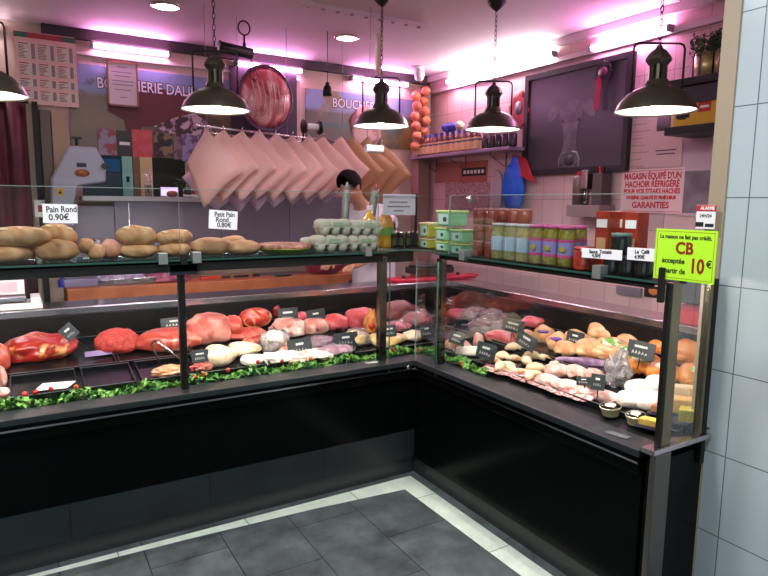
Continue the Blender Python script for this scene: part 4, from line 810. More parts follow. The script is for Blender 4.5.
# white notice in front of oil / jars
a, c = at(383, 194, 1, 3.035), at(415, 215, 1, 3.035)
t = bpy.data.objects.new('printed_notice', None); COL.objects.link(t); tag(t, 'white printed notice fixed to the glass above the dark preserve jars', 'notice'); t.matrix_world = faceL(*((a+c)/2)); w, h = c.x-a.x, a.z-c.z
pic('sheet', t, w, h, mat('notice_paper', '#d6c8d4', .5), .002); f = MB()
for k, (wd, y) in enumerate(((.62, .12), (.72, -.1), (.35, -.3))):
    for j in range(int(wd*16)): f.b2((-wd*w/2+j*wd*w/(wd*16)+.001, y*h-.003, .002), (-wd*w/2+(j+.8)*wd*w/(wd*16), y*h+.004, .0024), ink)
f.build('printed_lines', None, t); MB().b2((w/2, -h/2-.17, -.006), (w/2+.012, h/2+.005, .006), black_mat).build('upright', None, t)
# margarine style tubs at the corner
def tub(label, px, yt, yb, w, d, X, c1, c2, name='plastic_tub', grp='green lidded tubs stacked on the shelf corner'):
    q = at(px, (yt+yb)/2, 0, X); zb = max(at(px, yb, 0, X).z, SH+.001); h = at(px, yt, 0, X).z-zb
    t = thing(name, label, 'tub', (X, q.y, zb), 0, grp)
    V = []; n = 0
    MB().lathe([(0, 0), (w*.47*1.41, 0), (w*.5*1.41, h*.82), (0, h*.82)], 4, mat('tub_'+c1[1:], c1, .4), T(rz=45, s=(1, 1, 1)), smooth=False).build('body', None, t, bev=.006)
    MB().box((0, 0, h*.905), (w*1.06, w*1.06, h*.15), mat('lid_'+c2[1:], c2, .4), bev=.004).build('lid', None, t)
    MB().b2((-w*.5-.0015, -w*.36, h*.12), (-w*.495, w*.3, h*.74), mat('tub_label', '#b5d6c4', .5)).blob((-w*.505, -w*.15, h*.42), (.004, w*.35, h*.35), 2, .1, m=mat('tub_print', '#3a4452', .5)).build('label', None, t)
    return t
gA, gB, yA, yB = '#7fc08c', '#bcd87c', '#a8a238', '#cfc690'
tub('green tub at the bottom of the left green column', 448, 241, 254, .105, 0, 2.09, gA, gB)
tub('green tub in the middle of the left green column', 448, 227, 240, .105, 0, 2.09, gA, gB)
tub('green tub on top of the stacks next to the glass clamp', 452, 210, 226, .125, 0, 2.085, gA, gB)
tub('yellow green tub at the bottom beside the notice', 430, 238, 252, .095, 0, 2.13, yA, yB)
tub('yellow green tub stacked on the other beside the notice', 430, 222, 237, .095, 0, 2.13, yA, yB)
tub('green tub at the bottom of the right green column', 463, 243, 257, .10, 0, 2.03, gA, gB)
tub('green tub in the middle of the right green column', 463, 229, 242, .10, 0, 2.03, gA, gB)
# reddish jars stack
rj = mat('red_brown_jar', '#8e3c28', .25, c2='#6c2a20', scale=18); rl = mat('jar_lid_rose', '#b06a60', .35)
base = None
def jar_stack(px, X, n, label, r=.033, h=.0815, grp='red-brown jars stacked beside the tubs'):
    global base
    q = at(px, 250, 0, X)
    for k in range(n):
        lab = '%s, %s' % (label, ['bottom one', 'middle one', 'top one'][k])
        if base is None:
            base = thing('pate_jar', lab, 'jar', (X, q.y, SH+.001), group=grp); MB().lathe([(0, 0), (r*.95, 0), (r, .006), (r, h-.014), (r*.95, h-.012)], 20, rj).build('jar', None, base); MB().lathe([(0, h-.013), (r*.97, h-.013), (r*.97, h-.001), (0, h-.001)], 20, rl).build('lid', None, base)
        else: dup(base, (X, q.y, SH+.001+k*h), label=lab)
jar_stack(479, 2.03, 3, 'red-brown jar in the left front stack'); jar_stack(491, 2.02, 3, 'red-brown jar in the right front stack')
jar_stack(501, 2.12, 3, 'red-brown jar in the first stack behind the pale jars'); jar_stack(513, 2.12, 3, 'red-brown jar in the second stack behind the pale jars'); jar_stack(524, 2.12, 3, 'red-brown jar in the third stack behind the pale jars')
# tall jars
def tall_jar(name, label, cont, lab_c, lid_c, extra=None, r=.0385, h=.175):
    t = thing(name, label, 'jar'); MB().lathe([(0, 0), (r*.92, 0), (r, .01), (r, h-.035), (r*.9, h-.016), (r*.88, h-.012)], 24, cont).build('contents', None, t)
    MB().lathe([(r+.001, .045), (r+.001, .112)], 24, lab_c, close=False).build('label', None, t)
    if extra: MB().lathe([(r+.0015, .04), (r+.0015, .052)], 24, extra, close=False).lathe([(r+.0015, .106), (r+.0015, .118)], 24, extra, close=False).blob((-r-.001, -.008, .075), (.004, .034, .026), 3, .1, m=mat('printed_fruit', '#a08a2c', .5)).build('label_border', None, t)
    MB().lathe([(0, h-.014), (r*.95, h-.014), (r*.97, h), (0, h)], 24, lid_c).build('lid', None, t); return t
pale_c = mat('pale_pickle', '#b3a874', .18, c2='#8e8a50', scale=60, lo=.4, hi=.6, coat=.4); ol = mat('green_olive_mix', '#9a8e38', .18, c2='#6f6a20', scale=70, lo=.4, hi=.6, coat=.4)
pA = tall_jar('pickle_jar', 'tall jar of pale pickles with a light blue label, next to the red-brown jars', pale_c, mat('label_pale_blue', '#a9bdd0', .5), mat('white_lid', '#d8ccd0', .4))
pB = tall_jar('olive_jar', 'tall jar of green olives with a lilac label, first of the three labelled ones', ol, mat('label_lilac', '#8e86bc', .5), mat('pink_lid', '#c04e88', .35), mat('label_pink', '#c0407c', .5))
JX = 2.015
ys = [at(px, 250, 0, JX).y for px in (499, 511.5, 524, 537.5, 551.5, 567)]
pA['group'] = 'pale pickle jars in the front row'; pB['group'] = 'olive jars in the front row'
pA.location = (JX, ys[0], SH+.001)
dup(pA, (JX, ys[1], SH+.001), label='tall jar of pale pickles with a light blue label, middle of the three'); dup(pA, (JX, ys[2], SH+.001), label='tall jar of pale pickles with a light blue label, touching the olive jars')
pB.location = (JX, ys[3], SH+.001)
dup(pB, (JX, ys[4], SH+.001), label='tall jar of green olives with a lilac label, middle of the three'); dup(pB, (JX, ys[5], SH+.001), label='tall jar of green olives with a lilac label, nearest the red jars')
for k, px in enumerate((543, 559, 577)):
    q = at(px, 240, 0, 2.11); dup(pB, (2.115, q.y, SH+.001), label='olive jar of the back row %s' % ['behind the first two olive jars', 'behind the last two olive jars', 'showing its green contents left of the red boxes'][k])
# red jar, boxes, black jars
rc_ = mat('red_tomato_jar', '#a03a22', .25, c2='#7c1c14', scale=40, lo=.4, hi=.6, coat=.3)
def short_jar(label, px, X, r, h, m, lm, name, grp, z=SH+.001):
    q = at(px, 250, 0, X); t = thing(name, label, 'jar', (X, q.y, z), group=grp); MB().lathe([(0, 0), (r*.95, 0), (r, .008), (r, h-.02), (r*.93, h-.012)], 22, m).build('jar', None, t); MB().lathe([(0, h-.013), (r*.97, h-.013), (r*.97, h), (0, h)], 22, lm).build('lid', None, t); return t
short_jar('squat red jar behind the left white price strip', 584, 2.0, .042, .095, rc_, mat('red_lid', '#b03a3c', .35), 'sauce_jar', None)
def rbox(label, px0, px1, yt, X, m, cap):
    a, c = at(px0, 250, 0, X), at(px1, 250, 0, X); z1 = at((px0+px1)/2, yt, 0, X).z; w = abs(a.y-c.y)
    t = thing('food_box', label, 'box', (X, (a.y+c.y)/2, SH+.001), group='red food boxes by the yellow sign'); MB().b2((-.0, -w/2, 0), (.07, w/2, z1-SH-.002), m).build('box', None, t, bev=.002)
    MB().b2((-.0015, -w*.4, (z1-SH)*.72), (0, w*.4, (z1-SH)*.86), paperw).b2((-.0015, -w*.35, (z1-SH)*.3), (0, w*.35, (z1-SH)*.55), mat('printed_cream', '#c99a6c', .5)).build('printed_front', None, t)
bx = mat('red_box', '#a8341c', .4, c2='#8c2418', scale=20)
rbox('tall red food box standing left of the black jars', 594, 607, 211, 2.05, bx, None); rbox('tall red food box in the middle, its top over the black jar', 607.5, 622, 211, 2.12, bx, None); rbox('tall red food box right above the black jars', 622.5, 636, 212, 2.12, bx, None)
bk = mat('black_jar_glass', '#1c1c1a', .1, coat=.5); bl = mat('dark_lid', '#3a4440', .3)
short_jar('large black jar standing on the two small ones in front of the red boxes', 621, 2.02, .040, .085, bk, mat('grey_green_lid', '#6f8880', .35), 'coffee_jar', 'black jars behind the white strips', SH+.074)
for px, lab in ((613, 'small black jar at the bottom left under the large black jar'), (629, 'small black jar at the bottom in the middle of three'), (645, 'small black jar nearest the yellow sign')): short_jar(lab, px, 2.01, .034, .072, bk, bl, 'coffee_jar', 'black jars behind the white strips')
# paper price strips on guard glass (handwritten)
def card(label, p0, p1, ax, v, lines, sz, tiltv=0, name='price_card', bold=.0006):
    a, c = at(*p0, ax, v), at(*p1, ax, v); o = (a+c)/2; w = abs(a.x-c.x) if ax == 1 else abs(a.y-c.y); h = abs(a.z-c.z)
    t = bpy.data.objects.new(name, None); COL.objects.link(t); tag(t, label, 'price card'); t.matrix_world = (faceL if ax == 1 else faceR)(*o) @ T(rz=tiltv); pic('card', t, w, h, paperw, .002)
    for k, (s_, y, sx) in enumerate(lines): text(s_, sz, ink, t, T(.04*w*(-1)**k, y*h, .0024, 0, 0, 2), bold=bold, sx=sx)
    return t
card('white handwritten card reading Pain Rond 0.90 euro above the loaves', (42, 204), (78, 223), 1, 2.892, (('Pain Rond', .22, .78), ('0.90€', -.2, .9)), .036, -1)
card('white handwritten card reading Petit Pain Rond 0.80 euro above the oval rolls', (208.5, 210.5), (237.5, 229), 1, 2.892, (('Petit Pain', .28, .8), ('Rond', 0, .9), ('0.80€', -.28, .9)), .032, -4)
card('long white handwritten price strip over the red jar and boxes', (577, 247), (622, 261), 0, 1.966, (('Sauce  Tomate', .2, .9), ('4.50€', -.22, .9)), .020, 1)
card('shorter white handwritten price strip next to the yellow sign', (628, 247), (655, 262), 0, 1.966, (('Le  Café', .2, .9), ('4.90€', -.22, .9)), .020, 1)
# small stickers at left
t, w, h = panel('red_sticker', 'small red and white sticker below the opening next to the first pink paper', 'sticker', (183, 190), (202, 202), 1, 5.40, None); pic('sheet', t, w, h, paperw, .003); MB().b2((-w/2, h*.15, .003), (w/2, h*.45, .004), red_ink).b2((-w/2, -h*.45, .003), (0, -h*.05, .004), ink).build('printed_bands', None, t)
t, w, h = panel('small_notice', 'small white notice with a red mark behind the Pain Rond card', 'notice', (34, 200), (46, 217), 1, 5.416, None); pic('sheet', t, w, h, paperw, .003); MB().b2((-w*.2, -h*.2, .003), (w*.25, h*.2, .004), MC['price_red']).build('printed_mark', None, t)
# fluorescent sign
ys0, ys1 = at(656, 255, 0, 1.955).y, at(717, 257, 0, 1.955).y; zt, zb = at(658, 229, 0, 1.955).z, at(656, 277, 0, 1.955).z
t = bpy.data.objects.new('payment_sign', None); COL.objects.link(t); tag(t, 'fluorescent yellow-green card payment sign at the right end of the shelf', 'sign')
w, h = ys0-ys1, zt-zb+.004; t.matrix_world = faceR(1.952, (ys0+ys1)/2, (zt+zb)/2)
fl = mat('fluorescent_yellow', '#b4f028', .5); pic('plate', t, w, h, fl, .004)
f = MB(); d = .007; lw = .0012; dr = mat('dark_red_ink', '#8e1a12', .5)
for a in ((-w/2+d, -h/2+d, w/2-d, -h/2+d+lw), (-w/2+d, h/2-d-lw, w/2-d, h/2-d), (-w/2+d, -h/2+d, -w/2+d+lw, h/2-d), (w/2-d-lw, -h/2+d, w/2-d, h/2-d)): f.b2((a[0], a[1], .004), (a[2], a[3], .0046), dr)
f.build('border', None, t)
text('La maison ne fait pas crédit.', .020, ink, t, T(0, h*.355, .0045), bold=.0004, sx=.84); text('CB', .056, dr, t, T(-.0, h*.13, .0045), bold=.0016, sx=.92)
text('acceptée', .026, ink, t, T(-w*.17, -h*.12, .0045), bold=.0005, sx=.92); text('à partir de', .026, ink, t, T(-w*.17, -h*.32, .0045), bold=.0005, sx=.84)
text('10', .068, dr, t, T(w*.22, -h*.20, .0045), bold=.0018, sx=.78); text('€', .034, ink, t, T(w*.41, -h*.14, .0045), bold=.0004, sx=.9)
MB().b2((-.012, -h/2-.01, -.006), (.012, -h/2+.03, 0), black_mat).build('clip', None, t)
# ================================================================== IN THE DISPLAY
TL = 7.4
trm = mat('tray_black', '#131416', .22); trr = mat('tray_rim', '#565a5c', .3, .4)
def deckz(v): return .688+.145*(v-2.992)
def tray(label, side, u0, u1, v0, v1, hgt=.028, m=None):
    """shallow tray lying on the sloping deck: u runs along the counter, v up the slope"""
    zc = .689+.1448*((v0+v1)/2-(2.992 if side == 'L' else 2.062))
    w, d = (u1-u0), (v1-v0)
    if side == 'L': t = thing('display_tray', label, 'tray', ((u0+u1)/2, (v0+v1)/2, zc+.002), rot=(R(8.24), 0, 0), group='black display trays')
    else: t = thing('display_tray', label, 'tray', ((v0+v1)/2, (u0+u1)/2, zc+.002), rot=(R(8.24), 0, R(-90)), group='black display trays')
    s = MB(); s.b2((-w/2, -d/2, 0), (w/2, d/2, .004), m or trm)
    for a in ((-w/2, -d/2, w/2, -d/2+.006), (-w/2, d/2-.006, w/2, d/2), (-w/2, -d/2+.006, -w/2+.006, d/2-.006), (w/2-.006, -d/2+.006, w/2, d/2-.006)): s.b2((a[0], a[1], .004), (a[2], a[3], hgt), m or trm)
    s.build('tray', None, t)
    s = MB()
    for a in ((-w/2, -d/2, w/2, -d/2+.006), (-w/2, d/2-.006, w/2, d/2)): s.b2((a[0], a[1], hgt), (a[2], a[3], hgt+.002), trr)
    s.build('rim', None, t); return t
def ux(px): return at(px, 390, 1, 3.08).x
for a, c, lab in ((8, 80, 'empty front tray with a white card lying in it'), (84, 138, 'empty front tray between the white card and the tongs'), (142, 199, 'front tray with chopped pieces and tongs'),
                  (201, 268, 'front tray with pale stuffed poultry rolls'), (270, 352, 'front tray with flat white fat slices'), (354, 432, 'front tray with yellow poultry pieces near the corner')):
    tray(lab, 'L', ux(a)+.004, ux(c)-.004, 3.075, 3.33)
for a, c, lab in ((-.95, -.12, 'rear tray at the far left edge'), (-.11, .40, 'rear tray under the dark red roast'), (.41, .78, 'rear tray under the minced beef'), (.79, 1.23, 'rear tray under the large pink ham joint'), (1.24, 1.75, 'rear tray under the pink cuts beneath two price tags'), (1.76, 2.25, 'rear tray in the corner')): tray(lab, 'L', a, c, 3.345, 3.78)
for a, c, lab in ((2.50, 2.95, 'front tray with white sausages by the corner'), (2.03, 2.49, 'front tray with chicken wings'), (1.72, 2.02, 'front tray with chicken breasts'), (1.36, 1.71, 'front tray with the white cutlets near the steel post')): tray(lab, 'R', a, c, 2.15, 2.44)
for a, c, lab in ((2.85, 3.30, 'rear tray with dark cuts by the corner'), (2.33, 2.84, 'rear tray with purple labelled packs'), (1.84, 2.32, 'rear tray with whole chickens'), (1.35, 1.83, 'rear tray with the golden chickens near the post')): tray(lab, 'R', a, c, 2.46, 2.85)
def M3(name, a, b_, sc_=7, lo=.42, hi=.6, rough=.28, dist=.8, coat=.25): return mat(name, a, rough, c2=b_, scale=sc_, lo=lo, hi=hi, det=5, dist=dist, coat=coat, bump=.15, bscale=35)
beef = M3('beef', '#8a1a16', '#a82c22', 10); beeffat = M3('beef_with_fat', '#9a1e16', '#d89a5c', 13, .55, .66); mince = mat('minced_beef', '#b0302c', .4, c2='#c84a40', scale=55, bump=.7, bscale=110)
pinkm = M3('pink_joint', '#c8584e', '#eaa898', 9); redst = M3('red_steak', '#c24a3c', '#e0907c', 9, .5, .62); marbl = M3('marbled_steak', '#b03024', '#eaa488', 10, .5, .62, dist=2)
pork = M3('pale_pork', '#d88478', '#f2d2c6', 11); white = M3('white_fat', '#f6e8d8', '#e0a890', 14, .52, .68); poult = M3('poultry_flesh', '#f2dcba', '#d99a6c', 14, .52, .66)
chick = M3('chicken_skin', '#e0a070', '#f0cfa0', 9); chickr = M3('golden_chicken_skin', '#cf7c36', '#e29a50', 5); breast = M3('chicken_breast', '#e8aa9c', '#f8e2d8', 13); purple = M3('purple_meat', '#6a3444', '#8c4a58', 10)
yelp = M3('yellow_poultry', '#eec278', '#f0dca8', 8); veal = M3('rose_cut', '#cf4a52', '#e0808a', 8)
bagm = film_mat('meat_bag', '#e8dcea', .2, .3)
chicfn = None
def meat(name, label, cat, px, pb, w, h, m, side='L', dep=None, amp=.10, fr=1.3, flat=.6, yaw=None, group=None, seed=None, pw=1, lift=0, tilt=0, bag=False, sub=4):
    q = (dkL if side == 'L' else dkR)(px, pb); W = wpx(w, q); Hh = wpx(h, q)*1.04; D = dep or W*.62
    nv = Vector((0, 1, 0)) if side == 'L' else Vector((1, 0, 0)); c = q+nv*D*.42; c.z = q.z+.145*D*.42+lift
    t = thing(name, label, cat, c, group=group, rot=(R(8+tilt), 0, R(yaw if yaw is not None else (0 if side == 'L' else -55))))
    zz = Hh*.36 if flat < .9 else Hh*.45
    if name == 'chicken_wing':
        k = random.Random(int(px*5)); a_ = k.uniform(-1, 1); W *= 1.25
        P = [(-W*.5, 0, .018), (-W*.38, .004, .024), (-W*.22, .012*a_, .030), (-W*.08, .022*a_, .026), (W*.02, .03*a_, .020), (W*.12, .018*a_, .022), (W*.26, 0, .020), (W*.38, -.018*a_, .014), (W*.5, -.035*a_, .010)]
        MB().tube(P, [.008, .02, .027, .022, .014, .018, .018, .012, .005], 12, m).build('meat', None, t); return t
    fn = (lambda v: Vector((v.x, v.y*(1-.4*v.x), v.z*(1-.35*v.x)))) if name in ('chicken_breast', 'poultry_roll', 'poultry_piece') else None
    MB().blob((0, 0, zz), (W*1.06, D, Hh*1.15), seed if seed is not None else px*1.7, amp, fr, sub, m, flat=flat, pw=pw, fn=fn).build('meat', None, t)
    if bag: MB().blob((0, 0, zz), (W*1.08, D*1.1, Hh*1.3), px+3, .18, 2.6, 4, bagm, flat=flat*.9, pw=pw).build('clear_bag', None, t)
    return t
def bits(t, n, W, D, z, size, m, seed, name='trim_fat', shape=(1, .4, .5)):
    r = random.Random(seed); s = MB()
    for k in range(n): s.blob((r.uniform(-W/2, W/2), r.uniform(-D/2, D/2), z+r.uniform(-.005, .005)), tuple(size*a*r.uniform(.7, 1.2) for a in shape), k+seed, .1, 1.6, 2, m, T(rz=0))
    s.build(name, None, t)
# ---- left counter, rear row
t = meat('beef_cut', 'red bone-in cut at the far left edge of the rear row', 'meat', 3, 342, 22, 20, beef, dep=.10, seed=5)
t = meat('beef_cut', 'orange fat edged piece at the left edge of the rear row', 'meat', 1, 372, 17, 26, redst, dep=.12)
t = meat('beef_cut', 'pink fatty piece at the left edge of the front row', 'meat', -1, 388, 14, 22, pork, dep=.08)
t = meat('beef_cut', 'small pink slice at the left edge touching the greenery', 'meat', 1, 399, 16, 10, pork, dep=.06)
t = meat('beef_roast', 'large dark red roast with orange fat on top, left of the minced beef', 'meat', 39, 363, 64, 24, beeffat, dep=.24, amp=.13, fr=1.6)
fatm = mat('orange_fat', '#d98c4a', .35, coat=.3)
s = MB(); s.blob((-.02, -.02, .082), (.10, .05, .03), 2, .3, 2.4, 3, fatm); s.blob((.13, -.03, .05), (.04, .09, .05), 6, .3, 2.4, 3, fatm); s.blob((-.09, -.06, .045), (.06, .03, .03), 9, .3, 2.2, 3, fatm); s.build('fat_cap', None, t)
meat('minced_beef', 'heap of bright red minced beef left of the tongs', 'minced meat', 120, 355, 42, 22, mince, dep=.2, amp=.08, fr=2.4)
meat('beef_steak', 'long pink red slab behind the tongs', 'meat', 172, 352, 62, 20, redst, dep=.2, amp=.09, pw=.9)
meat('beef_steak', 'flat red slice wedged behind the black post', 'meat', 195, 346, 22, 16, veal, dep=.12)
t = meat('ham_joint', 'large pale pink joint with a fat edge right of the black post', 'meat', 214, 345, 40, 29, pinkm, dep=.24, amp=.10, pw=.9)
s = MB(); s.tube([(-.10, -.05, .03), (-.07, -.07, .10), (.0, -.075, .13), (.02, -.08, .06), (.03, -.085, .02)], .006, 6, mat('cream_fat', '#eec0a0', .4)); s.build('fat_seam', None, t)
meat('red_joint', 'dark pink joint between the large pale joint and the round steak', 'meat', 236, 340, 20, 22, redst, dep=.16)
t = meat('rolled_steak', 'round marbled steak with a yellow fat rim standing in the middle', 'meat', 258, 331, 32, 17, marbl, dep=.12, amp=.05, lift=.03)
MB().tube([(.085*math.cos(a), -.035, .035+.042*math.sin(a)) for a in [2*math.pi*k/24 for k in range(24)]], .006, 6, fatm, cyc=True).build('fat_rim', None, t)
meat('meat_slice', 'curved orange pink slice below the round marbled steak', 'meat', 248, 340, 40, 10, redst, dep=.12, tilt=4)
meat('meat_slice', 'lower orange pink slice reaching towards the bagged fat', 'meat', 262, 346, 34, 9, marbl, dep=.1)
meat('beef_cut', 'small dark red cut left of the first rear price tag', 'meat', 277, 322, 14, 14, beef, dep=.1, lift=.03)
t = meat('pork_cut', 'folded pale pink pork cut with a white rim under the first rear tag', 'meat', 292, 338, 34, 17, pork, dep=.16, amp=.16, fr=2)
meat('pork_cut', 'pink slice behind the folded pale cut', 'meat', 303, 327, 16, 9, veal, dep=.1, lift=.03)
t = meat('stuffed_roll', 'pink roll with dark filling under the second rear tag', 'meat', 318, 334, 26, 14, pork, dep=.12, amp=.06, pw=.8); MB().blob((-.0, -.045, .035), (.09, .03, .03), 5, .3, 2, 3, beef).build('filling', None, t)
meat('red_cut', 'pointed pink red cut right of the second rear tag', 'meat', 340, 331, 28, 15, veal, dep=.14, amp=.14)
meat('red_joint', 'bright pink red joint left of the corner post', 'meat', 363, 329, 28, 19, veal, dep=.14, pw=.8)
t = meat('bagged_cut', 'clear crumpled bag leaning behind the round marbled steak', 'bag', 251, 316, 20, 11, bagm, dep=.08, amp=.25, fr=2.6, lift=.05)
meat('dark_sausage', 'dark dry sausage lying at the back behind the pink red cut', 'sausage', 345, 314, 40, 8, mat('dark_sausage_skin', '#2e2422', .4), dep=.05, yaw=-14, lift=.03, amp=.04)
meat('dark_roast', 'dark purple red roast in the shadow at the far corner', 'meat', 405, 325, 44, 22, mat('dark_roast', '#5c2a28', .35, c2='#7a3c36', scale=9), dep=.2)
t = meat('meat_skewers', 'orange and red skewered pieces behind the corner post', 'skewers', 371, 335, 12, 26, fatm, dep=.06, amp=.15, fr=2.4); MB().blob((0, -.02, .06), (.05, .05, .04), 4, .2, m=mat('pepper_red', '#c23420', .3)).build('pepper_piece', None, t)
meat('wrapped_meat', 'pink and purple wrapped slices in the corner left of the second post', 'meat', 420, 327, 38, 14, veal, dep=.14, bag=True)
# ---- left counter, front row
t = thing('white_card', 'blank white card lying in the empty front tray', 'card', dkL(55, 388)+Vector((0, 0, .012)), rot=(R(16), 0, R(-4))); MB().prism([(-.085, -.03), (.05, -.035), (.09, .02), (-.05, .03)], 0, .0012, paperw).build('card', None, t)
t = thing('label_strip', 'flat lilac label strip in front of the minced beef', 'label', dkL(99, 357)+Vector((0, .0, .022)), rot=(R(40), 0, R(2))); MB().box((0, 0, 0), (.135, .034, .002)).build('strip', mat('lilac_label', '#8a78a4', .5), t)
t = meat('chopped_meat', 'chopped orange pink pieces in the front tray under the tongs', 'meat', 170, 377, 28, 9, M3('chopped', '#c4805a', '#e0b088', 24), dep=.09, amp=.2, fr=3); bits(t, 26, .12, .07, .026, .026, MC['chopped'], 3, 'pieces')
t = meat('chopped_meat', 'small red chopped heap in front of the black post', 'meat', 203, 372, 20, 7, M3('chopped_red', '#9c3a34', '#c8806c', 24), dep=.07, amp=.2, fr=3)
q = dkL(168, 368); t = thing('serving_tongs', 'steel and black serving tongs standing in the front tray', 'tongs', (q.x, q.y+.02, q.z+.012))
MB().tube([(-.075, .0, .12), (-.06, .0, .135), (-.04, 0, .13)], .005, 8, black_mat).build('hinge', None, t)
MB().tube([(-.075, 0, .12), (-.05, -.01, .05), (-.035, -.02, .0)], [.006, .005, .003], 8, black_mat).build('arm', None, t); MB().tube([(-.045, 0, .132), (.02, -.01, .07), (.08, -.02, .005)], [.006, .006, .003], 8, steel).build('arm', None, t)
meat('poultry_roll', 'pale pointed poultry roll at the left of the three white ones', 'poultry', 223, 366, 34, 19, poult, dep=.13, amp=.07, tilt=8)
meat('poultry_roll', 'pale poultry roll at the back right of the three white ones', 'poultry', 248, 358, 32, 12, poult, dep=.11, amp=.07, lift=.01)
meat('poultry_roll', 'white poultry roll nearest the greenery of the three', 'poultry', 258, 365, 30, 9, white, dep=.08, amp=.08)
meat('bagged_fat', 'glossy bag of white and lilac meat left of the white fat slices', 'bagged meat', 277, 354, 28, 22, white, dep=.12, amp=.12, bag=True)
for k, (px, pb, w, h, a_) in enumerate(((285, 364, 36, 8, -6), (304, 363, 36, 7, 4), (322, 360, 34, 7, -3), (298, 356, 34, 8, 8))):
    meat('fat_slice', ['flat white slice at the left, touching the bag', 'flat white slice in the middle at the greenery', 'flat white slice at the right under the slanted tag', 'flat white slice behind the big chalk tag'][k], 'meat', px, pb, w, h, [white, breast, white, pork][k], dep=.13, amp=.14, fr=2, pw=.75, yaw=a_*2, group='flat white slices')
meat('wrapped_meat', 'lilac plastic wrapped meat between the two front chalk tags', 'meat', 322, 349, 30, 10, purple, dep=.12, bag=True)
meat('purple_slice', 'purple pink slice in front of the slanted chalk tag', 'meat', 338, 357, 40, 9, M3('mauve', '#b0607c', '#cf8ea0', 9), dep=.12, bag=True)
meat('poultry_piece', 'yellow poultry piece left of the corner post', 'poultry', 361, 346, 24, 14, yelp, dep=.13, bag=True)
meat('poultry_piece', 'long pale yellow poultry piece right of the corner post', 'poultry', 393, 346, 42, 11, yelp, dep=.13)
meat('poultry_piece', 'pale poultry piece with pink edge nearest the corner', 'poultry', 420, 341, 28, 9, poult, dep=.11)
meat('wrapped_meat', 'clear bagged pink cut behind the yellow poultry', 'meat', 398, 333, 36, 9, veal, dep=.12, bag=True)
# ---- right counter, rear row
meat('red_cut', 'dark pink cut left end of the right counter, behind the small tag', 'meat', 457, 319, 34, 9, M3('deep_rose', '#a82c44', '#c04c60', 8), 'R', .12)
for k, (px, pb, w, h) in enumerate(((470, 322, 24, 13), (486, 325, 26, 14), (476, 333, 26, 12), (494, 334, 22, 12))):
    meat('wrapped_meat', ['purple wrapped cut nearest the far corner', 'purple wrapped cut behind the pair of dark ones', 'dark brown wrapped cut in front on the left', 'dark brown wrapped cut touching the red slice'][k], 'meat', px, pb, w, h, purple, 'R', .12, bag=True, group='dark wrapped cuts in the right counter')
meat('red_cut', 'bright pink red slice below the small chalk tag', 'meat', 497, 343, 40, 11, veal, 'R', .13)
meat('red_cut', 'red pointed piece right of the small chalk tag', 'meat', 527, 330, 22, 10, veal, 'R', .1, lift=.02)
for k, (px, pb, w, h) in enumerate(((538, 343, 20, 17), (551, 351, 22, 18), (518, 343, 24, 12))):
    t = meat('labelled_chicken', ['pale packed chicken with a purple label, the farther one', 'pale packed chicken with a purple label, next to the whole chickens', 'wrapped piece with a purple label behind the slanted tag'][k], 'poultry', px, pb, w, h, chick, 'R', .12, group='chickens with purple labels')
    MB().blob((0, -.035, wpx(h, dkR(px, pb))*.72), (.07, .05, .02), px, .1, 1.5, 3, mat('purple_label', '#5a3c96', .4, c2='#cfc4e0', scale=30, lo=.55, hi=.6)).build('purple_label', None, t)
greenlab = mat('green_label', '#6fae3c', .4, c2='#f0ead0', scale=22, lo=.5, hi=.55)
def chicken(label, px, pb, w, m, glab=False, yaw=-70, h=None):
    q = dkR(px, pb); W = wpx(w, q); t = thing('whole_chicken', label, 'chicken', q+Vector((W*.35, 0, W*.06)), group='whole chickens in the right counter', rot=(R(8), 0, R(yaw)))
    s = MB(); H_ = W*.62
    s.blob((0, 0, H_*.42), (W, W*.78, H_*1.15), px, .05, 1.2, 4, m, flat=.75, fn=lambda v: Vector((v.x, v.y*(1-.25*v.x), v.z*(1-.18*v.x)))); s.build('body', None, t)
    for e in (-1, 1):
        MB().blob((W*.26, e*W*.27, H_*.42), (W*.48, W*.26, H_*.52), px+e, .05, 1.2, 3, m, fn=lambda v: Vector((v.x, v.y*(1-.4*v.x), v.z*(1-.4*v.x)))).build('drumstick', None, t)
        MB().blob((-W*.22, e*W*.36, H_*.40), (W*.36, W*.14, H_*.30), px+2*e, .08, 1.2, 3, m).build('wing', None, t)
    if glab: MB().blob((W*.0, -W*.14, H_*.80), (W*.62, W*.40, H_*.42), px+5, .06, 1.2, 3, greenlab).build('paper_label', None, t)
    return t
chicken('whole pale chicken beside the purple labelled packs', 569, 351, 30, chick)
chicken('whole pale chicken lying behind the first green labelled one', 597, 343, 34, chick)
chicken('whole chicken in the front of the pale group, left of the green label', 583, 360, 32, chick, yaw=-60)
chicken('whole chicken with a green and white label, left of the chalk tag', 604, 362, 36, chick, True)
chicken('whole chicken behind the second green label', 622, 352, 26, chick)
chicken('whole orange chicken with a green label under the chalk tag', 634, 377, 38, chickr, True)
chicken('orange chicken behind the steel post', 655, 358, 28, chickr)
chicken('orange chicken just left of the steel post', 655, 384, 34, chickr, True, yaw=-50)
chicken('whole chicken with a green label between the clear bag and the chalk tag', 620, 368, 34, chick, True, yaw=-60)
chicken('small pale chicken in front of the purple labelled packs', 560, 357, 24, chick, yaw=-50)
chicken('golden chicken at the back seen through the end glass', 685, 368, 40, chickr)
chicken('golden chicken with a green label leaning at the front behind the end glass', 688, 390, 38, chickr, True, yaw=-40)
